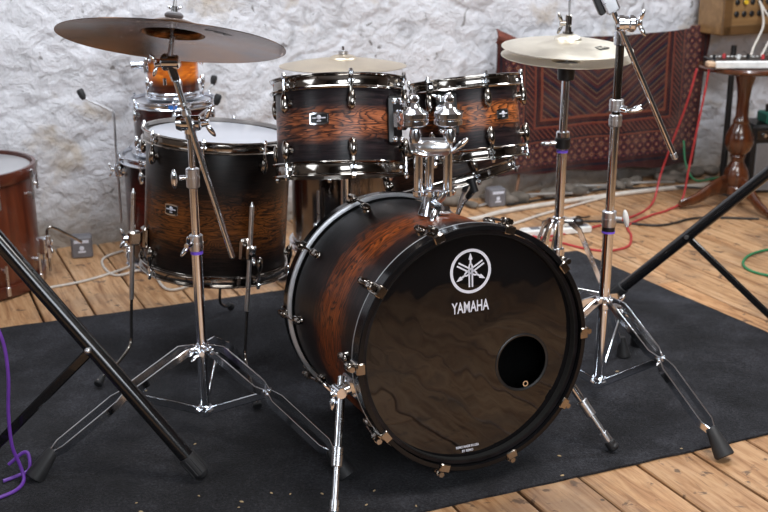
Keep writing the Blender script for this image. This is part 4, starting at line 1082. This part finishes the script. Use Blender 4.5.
# ------------------------------------------------------------------ pedestal table, keyboard, cabinet, amp
tx, ty = 1.565, 4.75; TZ = .626
tb = empty('pedestal_table', (tx, ty, .001), 'polished dark wooden pedestal table with turned column at the right edge', 'table')
m = MB(); m.lathe([(0, TZ-.024), (.19, TZ-.024), (.205, TZ-.018), (.208, TZ-.008), (.203, TZ), (0, TZ)], Matrix.Translation(V((tx, ty, 0))), 64); build('table_top', m, 'tablewood', tb, world=True)
pf = [(0, 0), (.030, 0), (.052, .01), (.054, .06), (.046, .075), (.052, .09), (.056, .14), (.050, .20), (.034, .245), (.027, .27), (.030, .30), (.036, .31), (.030, .325), (.050, .36), (.062, .42), (.060, .48), (.046, .54), (.034, .58), (.036, .60), (.030, .62), (.027, .64), (.027, .78), (.033, .88), (.045, .96), (.060, 1.), (0, 1)]
m = MB(); m.turned((tx, ty, .055), (tx, ty, TZ-.024), pf, 32); build('column', m, 'tablewood', tb, world=True)
for a in (196, 286, 60):
    A = math.radians(a); o_ = V((math.cos(A), math.sin(A), 0)); sd = V((0, 0, 1)).cross(o_); m = MB()
    pts = [V((tx, ty, .095))+o_*.02, V((tx, ty, .100))+o_*.06, V((tx, ty, .082))+o_*.12, V((tx, ty, .045))+o_*.19, V((tx, ty, .024))+o_*.27]
    sp_ = spline(pts, 5); vs = []; K = len(sp_)
    for i, p in enumerate(sp_):
        hgt_ = .075*(1-i/K)+.030; wd_ = .040*(1-.35*i/K)
        for k in range(10):
            an = 2*PI*k/10; vs.append(p+sd*math.cos(an)*wd_/2+V((0, 0, math.sin(an)*hgt_/2)))
    m.v = [tuple(V((v[0], v[1], max(v[2], .002)))) for v in vs]
    m.f = [(i*10+k, i*10+(k+1) % 10, (i+1)*10+(k+1) % 10, (i+1)*10+k) for i in range(K-1) for k in range(10)]+[tuple(range(10))[::-1], tuple((K-1)*10+k for k in range(10))]
    build('leg', m, 'tablewood', tb, world=True)
Rk = Matrix.Rotation(math.radians(1), 3, 'Z')
kb = empty('mini_synthesizer', (1.598, 4.72, TZ+.0005), 'white fronted keyboard unit with black top lying on the pedestal table', 'keyboard', R=Rk)
build('case', MB().box((.015, -.02, .017), (.46, .165, .034), None, .004), 'black', kb)
build('front_panel', MB().box((.02, -.110, .018), (.47, .024, .032), None, .005), 'white', kb, label='white front edge')
build('end_cheek', MB().box((-.232, -.100, .020), (.034, .050, .024), None, .006), simple('pale_wood', (.6, .42, .28), .5), kb, label='pale wooden end block')
for i in range(9):
    m = MB(); xx = -.20+i*.052; m.rod((xx, -.04+.03*(i % 2), .034), (xx, -.04+.03*(i % 2), .052), .008, .007, 12); build('knob', m, ('black', 'white', 'redcable')[(i*2) % 3], kb)
m = MB()
for i in range(12): m.box((-.19+i*.018, .03, .036), (.010, .010, .004))
build('button', m, 'white', kb)
# wall cabinet with two rows of holes
cb = empty('wooden_cabinet', uv(4.03, WV-.10, .705), 'golden wooden cabinet with two rows of round holes on the wall, top right', 'cabinet', R=RR)
build('body', MB().box((0, 0, .15), (.86, .17, .30), None, .006), 'boxwood', cb)
build('bottom_rail', MB().box((0, -.088, .022), (.86, .012, .044), None, .003), 'boxedge', cb, label='darker bottom rail')
build('side_panel', MB().box((-.405, -.088, .150), (.052, .012, .30), None, .003), 'boxedge', cb, label='darker side strip')
for r_ in range(3):
    for c_ in range(9):
        A_ = Matrix.Translation(V((-.350+c_*.046, -.0855, .096+r_*.054))) @ Matrix.Rotation(PI/2, 4, 'X')
        m = MB(); m.lathe([(0, .0), (.0135, .0), (.0135, .004), (.011, .006), (0, .005)], A_, 20); build('hole', m, 'black', cb)
m = MB(); p = uv(3.725, WV-.20, .855); one('plug', MB().rod(p, p+NV*.02+V((0, 0, 0)), .010, .012, 14), simple('yellow_plastic', (.75, .48, .03), .4), 'yellow plug in the wooden cabinet on the wall', 'plug')
for k in range(2):
    a = uv(3.80+.0*k, WV-.198, .86); b = V((1.575+.045*k, 4.74, TZ+.040))
    cable('cable', [a, a+V((.01+.015*k, -.03, -.05)), a.lerp(b, .4)+V((.035*k+.02, -.04, -.02)), a.lerp(b, .75)+V((.02*k, -.02, -.02)), b], .005, 'whitecable', ('white patch cable from the wooden cabinet to the keyboard, left of two', 'white patch cable from the wooden cabinet to the keyboard, right of two')[k])
# amp and green box
Ra = Matrix.Rotation(math.radians(6), 3, 'Z')
am = empty('guitar_amp', (1.855, 5.08, .001), 'grey fronted guitar amplifier on the floor at the right edge', 'amplifier', R=Ra)
build('cabinet', MB().box((0, .0, .16), (.34, .20, .32), None, .012), 'black', am)
build('grille', MB().box((0, -.102, .125), (.30, .008, .225), None, .003), 'ampcloth', am)
build('control_panel', MB().box((0, -.103, .275), (.31, .010, .050), None, .003), 'blackmetal', am)
for i in range(6): build('knob', MB().rod((-.12+i*.045, -.106, .275), (-.12+i*.045, -.122, .275), .010, .008, 12), 'satin', am)
build('logo', MB().box((.0, -.107, .20), (.060, .003, .014), None, .001), 'print', am)
gb = empty('green_box', (1.83, 5.04, .322), 'small dark green box standing on the grey amplifier', 'box', R=Ra)
build('case', MB().box((0, 0, .026), (.16, .11, .050), None, .006), 'greenbox', gb)
m = MB(); m.rod((-.055, 0, .05), (-.055, 0, .085), .009, .012, 12); build('jack_plug', m, 'black', gb)
cable('cable', [(1.775, 4.985, .412), (1.79, 4.985, .44), (1.83, 4.99, .48), (1.90, 5.0, .47), (1.96, 5.02, .36), (2.06, 5.04, .2)], .005, 'green', 'green lead rising from the plug on the green box')
# dark leg of a stand behind the table
m = MB(); m.rod((1.64, 5.17, .001), (1.635, 5.17, .66), .016, .013, 14); m.box((1.64, 5.17, .01), (.10, .10, .02), None, .006)
one('black_stand', m, 'black', 'thin black stand against the wall behind the pedestal table', 'stand')

# ------------------------------------------------------------------ lights and camera
def area(name, loc, target, sx_, sy_, power, color):
    l = bpy.data.lights.new(name, 'AREA'); l.shape = 'RECTANGLE'; l.size = sx_; l.size_y = sy_; l.energy = power; l.color = color
    o = bpy.data.objects.new(name, l); col.objects.link(o); o.location = loc
    d = V(target)-V(loc); o.rotation_euler = d.to_track_quat('-Z', 'Y').to_euler(); return o
area('ceiling_lamp', uv(.6, 2.9, 2.5), uv(.9, 3.5, 0), 1.6, .4, 34, (.90, .95, 1))
area('ceiling_lamp', uv(3.1, 2.7, 2.5), uv(3.0, 3.2, 0), 1.2, .4, 40, (.90, .95, 1))
area('ceiling_lamp', uv(1.7, 1.0, 2.5), uv(1.7, 1.6, 0), 1.2, .8, 34, (1, .97, .93))
area('window_daylight', uv(.75, -1.42, 1.62), uv(.9, 2.2, .4), 2.5, 1.1, 70, (.88, .94, 1))
area('window_daylight', uv(-2.5, 1.6, 1.6), uv(.6, 2.4, .4), 1.2, 1.5, 19, (.86, .93, 1))
wd_ = bpy.data.worlds.new('room_air'); scene.world = wd_; wd_.use_nodes = True
wd_.node_tree.nodes['Background'].inputs[0].default_value = (.5, .55, .65, 1); wd_.node_tree.nodes['Background'].inputs[1].default_value = .04
cam = bpy.data.cameras.new('camera'); co_ = bpy.data.objects.new('camera', cam); col.objects.link(co_)
co_.location = (0, 0, 1.2545); co_.rotation_euler = (PI/2-.30454, 0, 0); cam.sensor_width = 36; cam.lens = 1094.4/768*36; cam.clip_start = .05
cam.dof.use_dof = True; cam.dof.focus_distance = 2.45; cam.dof.aperture_fstop = 5.6
scene.camera = co_
scene.view_settings.view_transform = 'Standard'; scene.view_settings.look = 'None'; scene.view_settings.gamma = 1; scene.view_settings.use_curve_mapping = False
scene.view_settings.exposure = 0.2
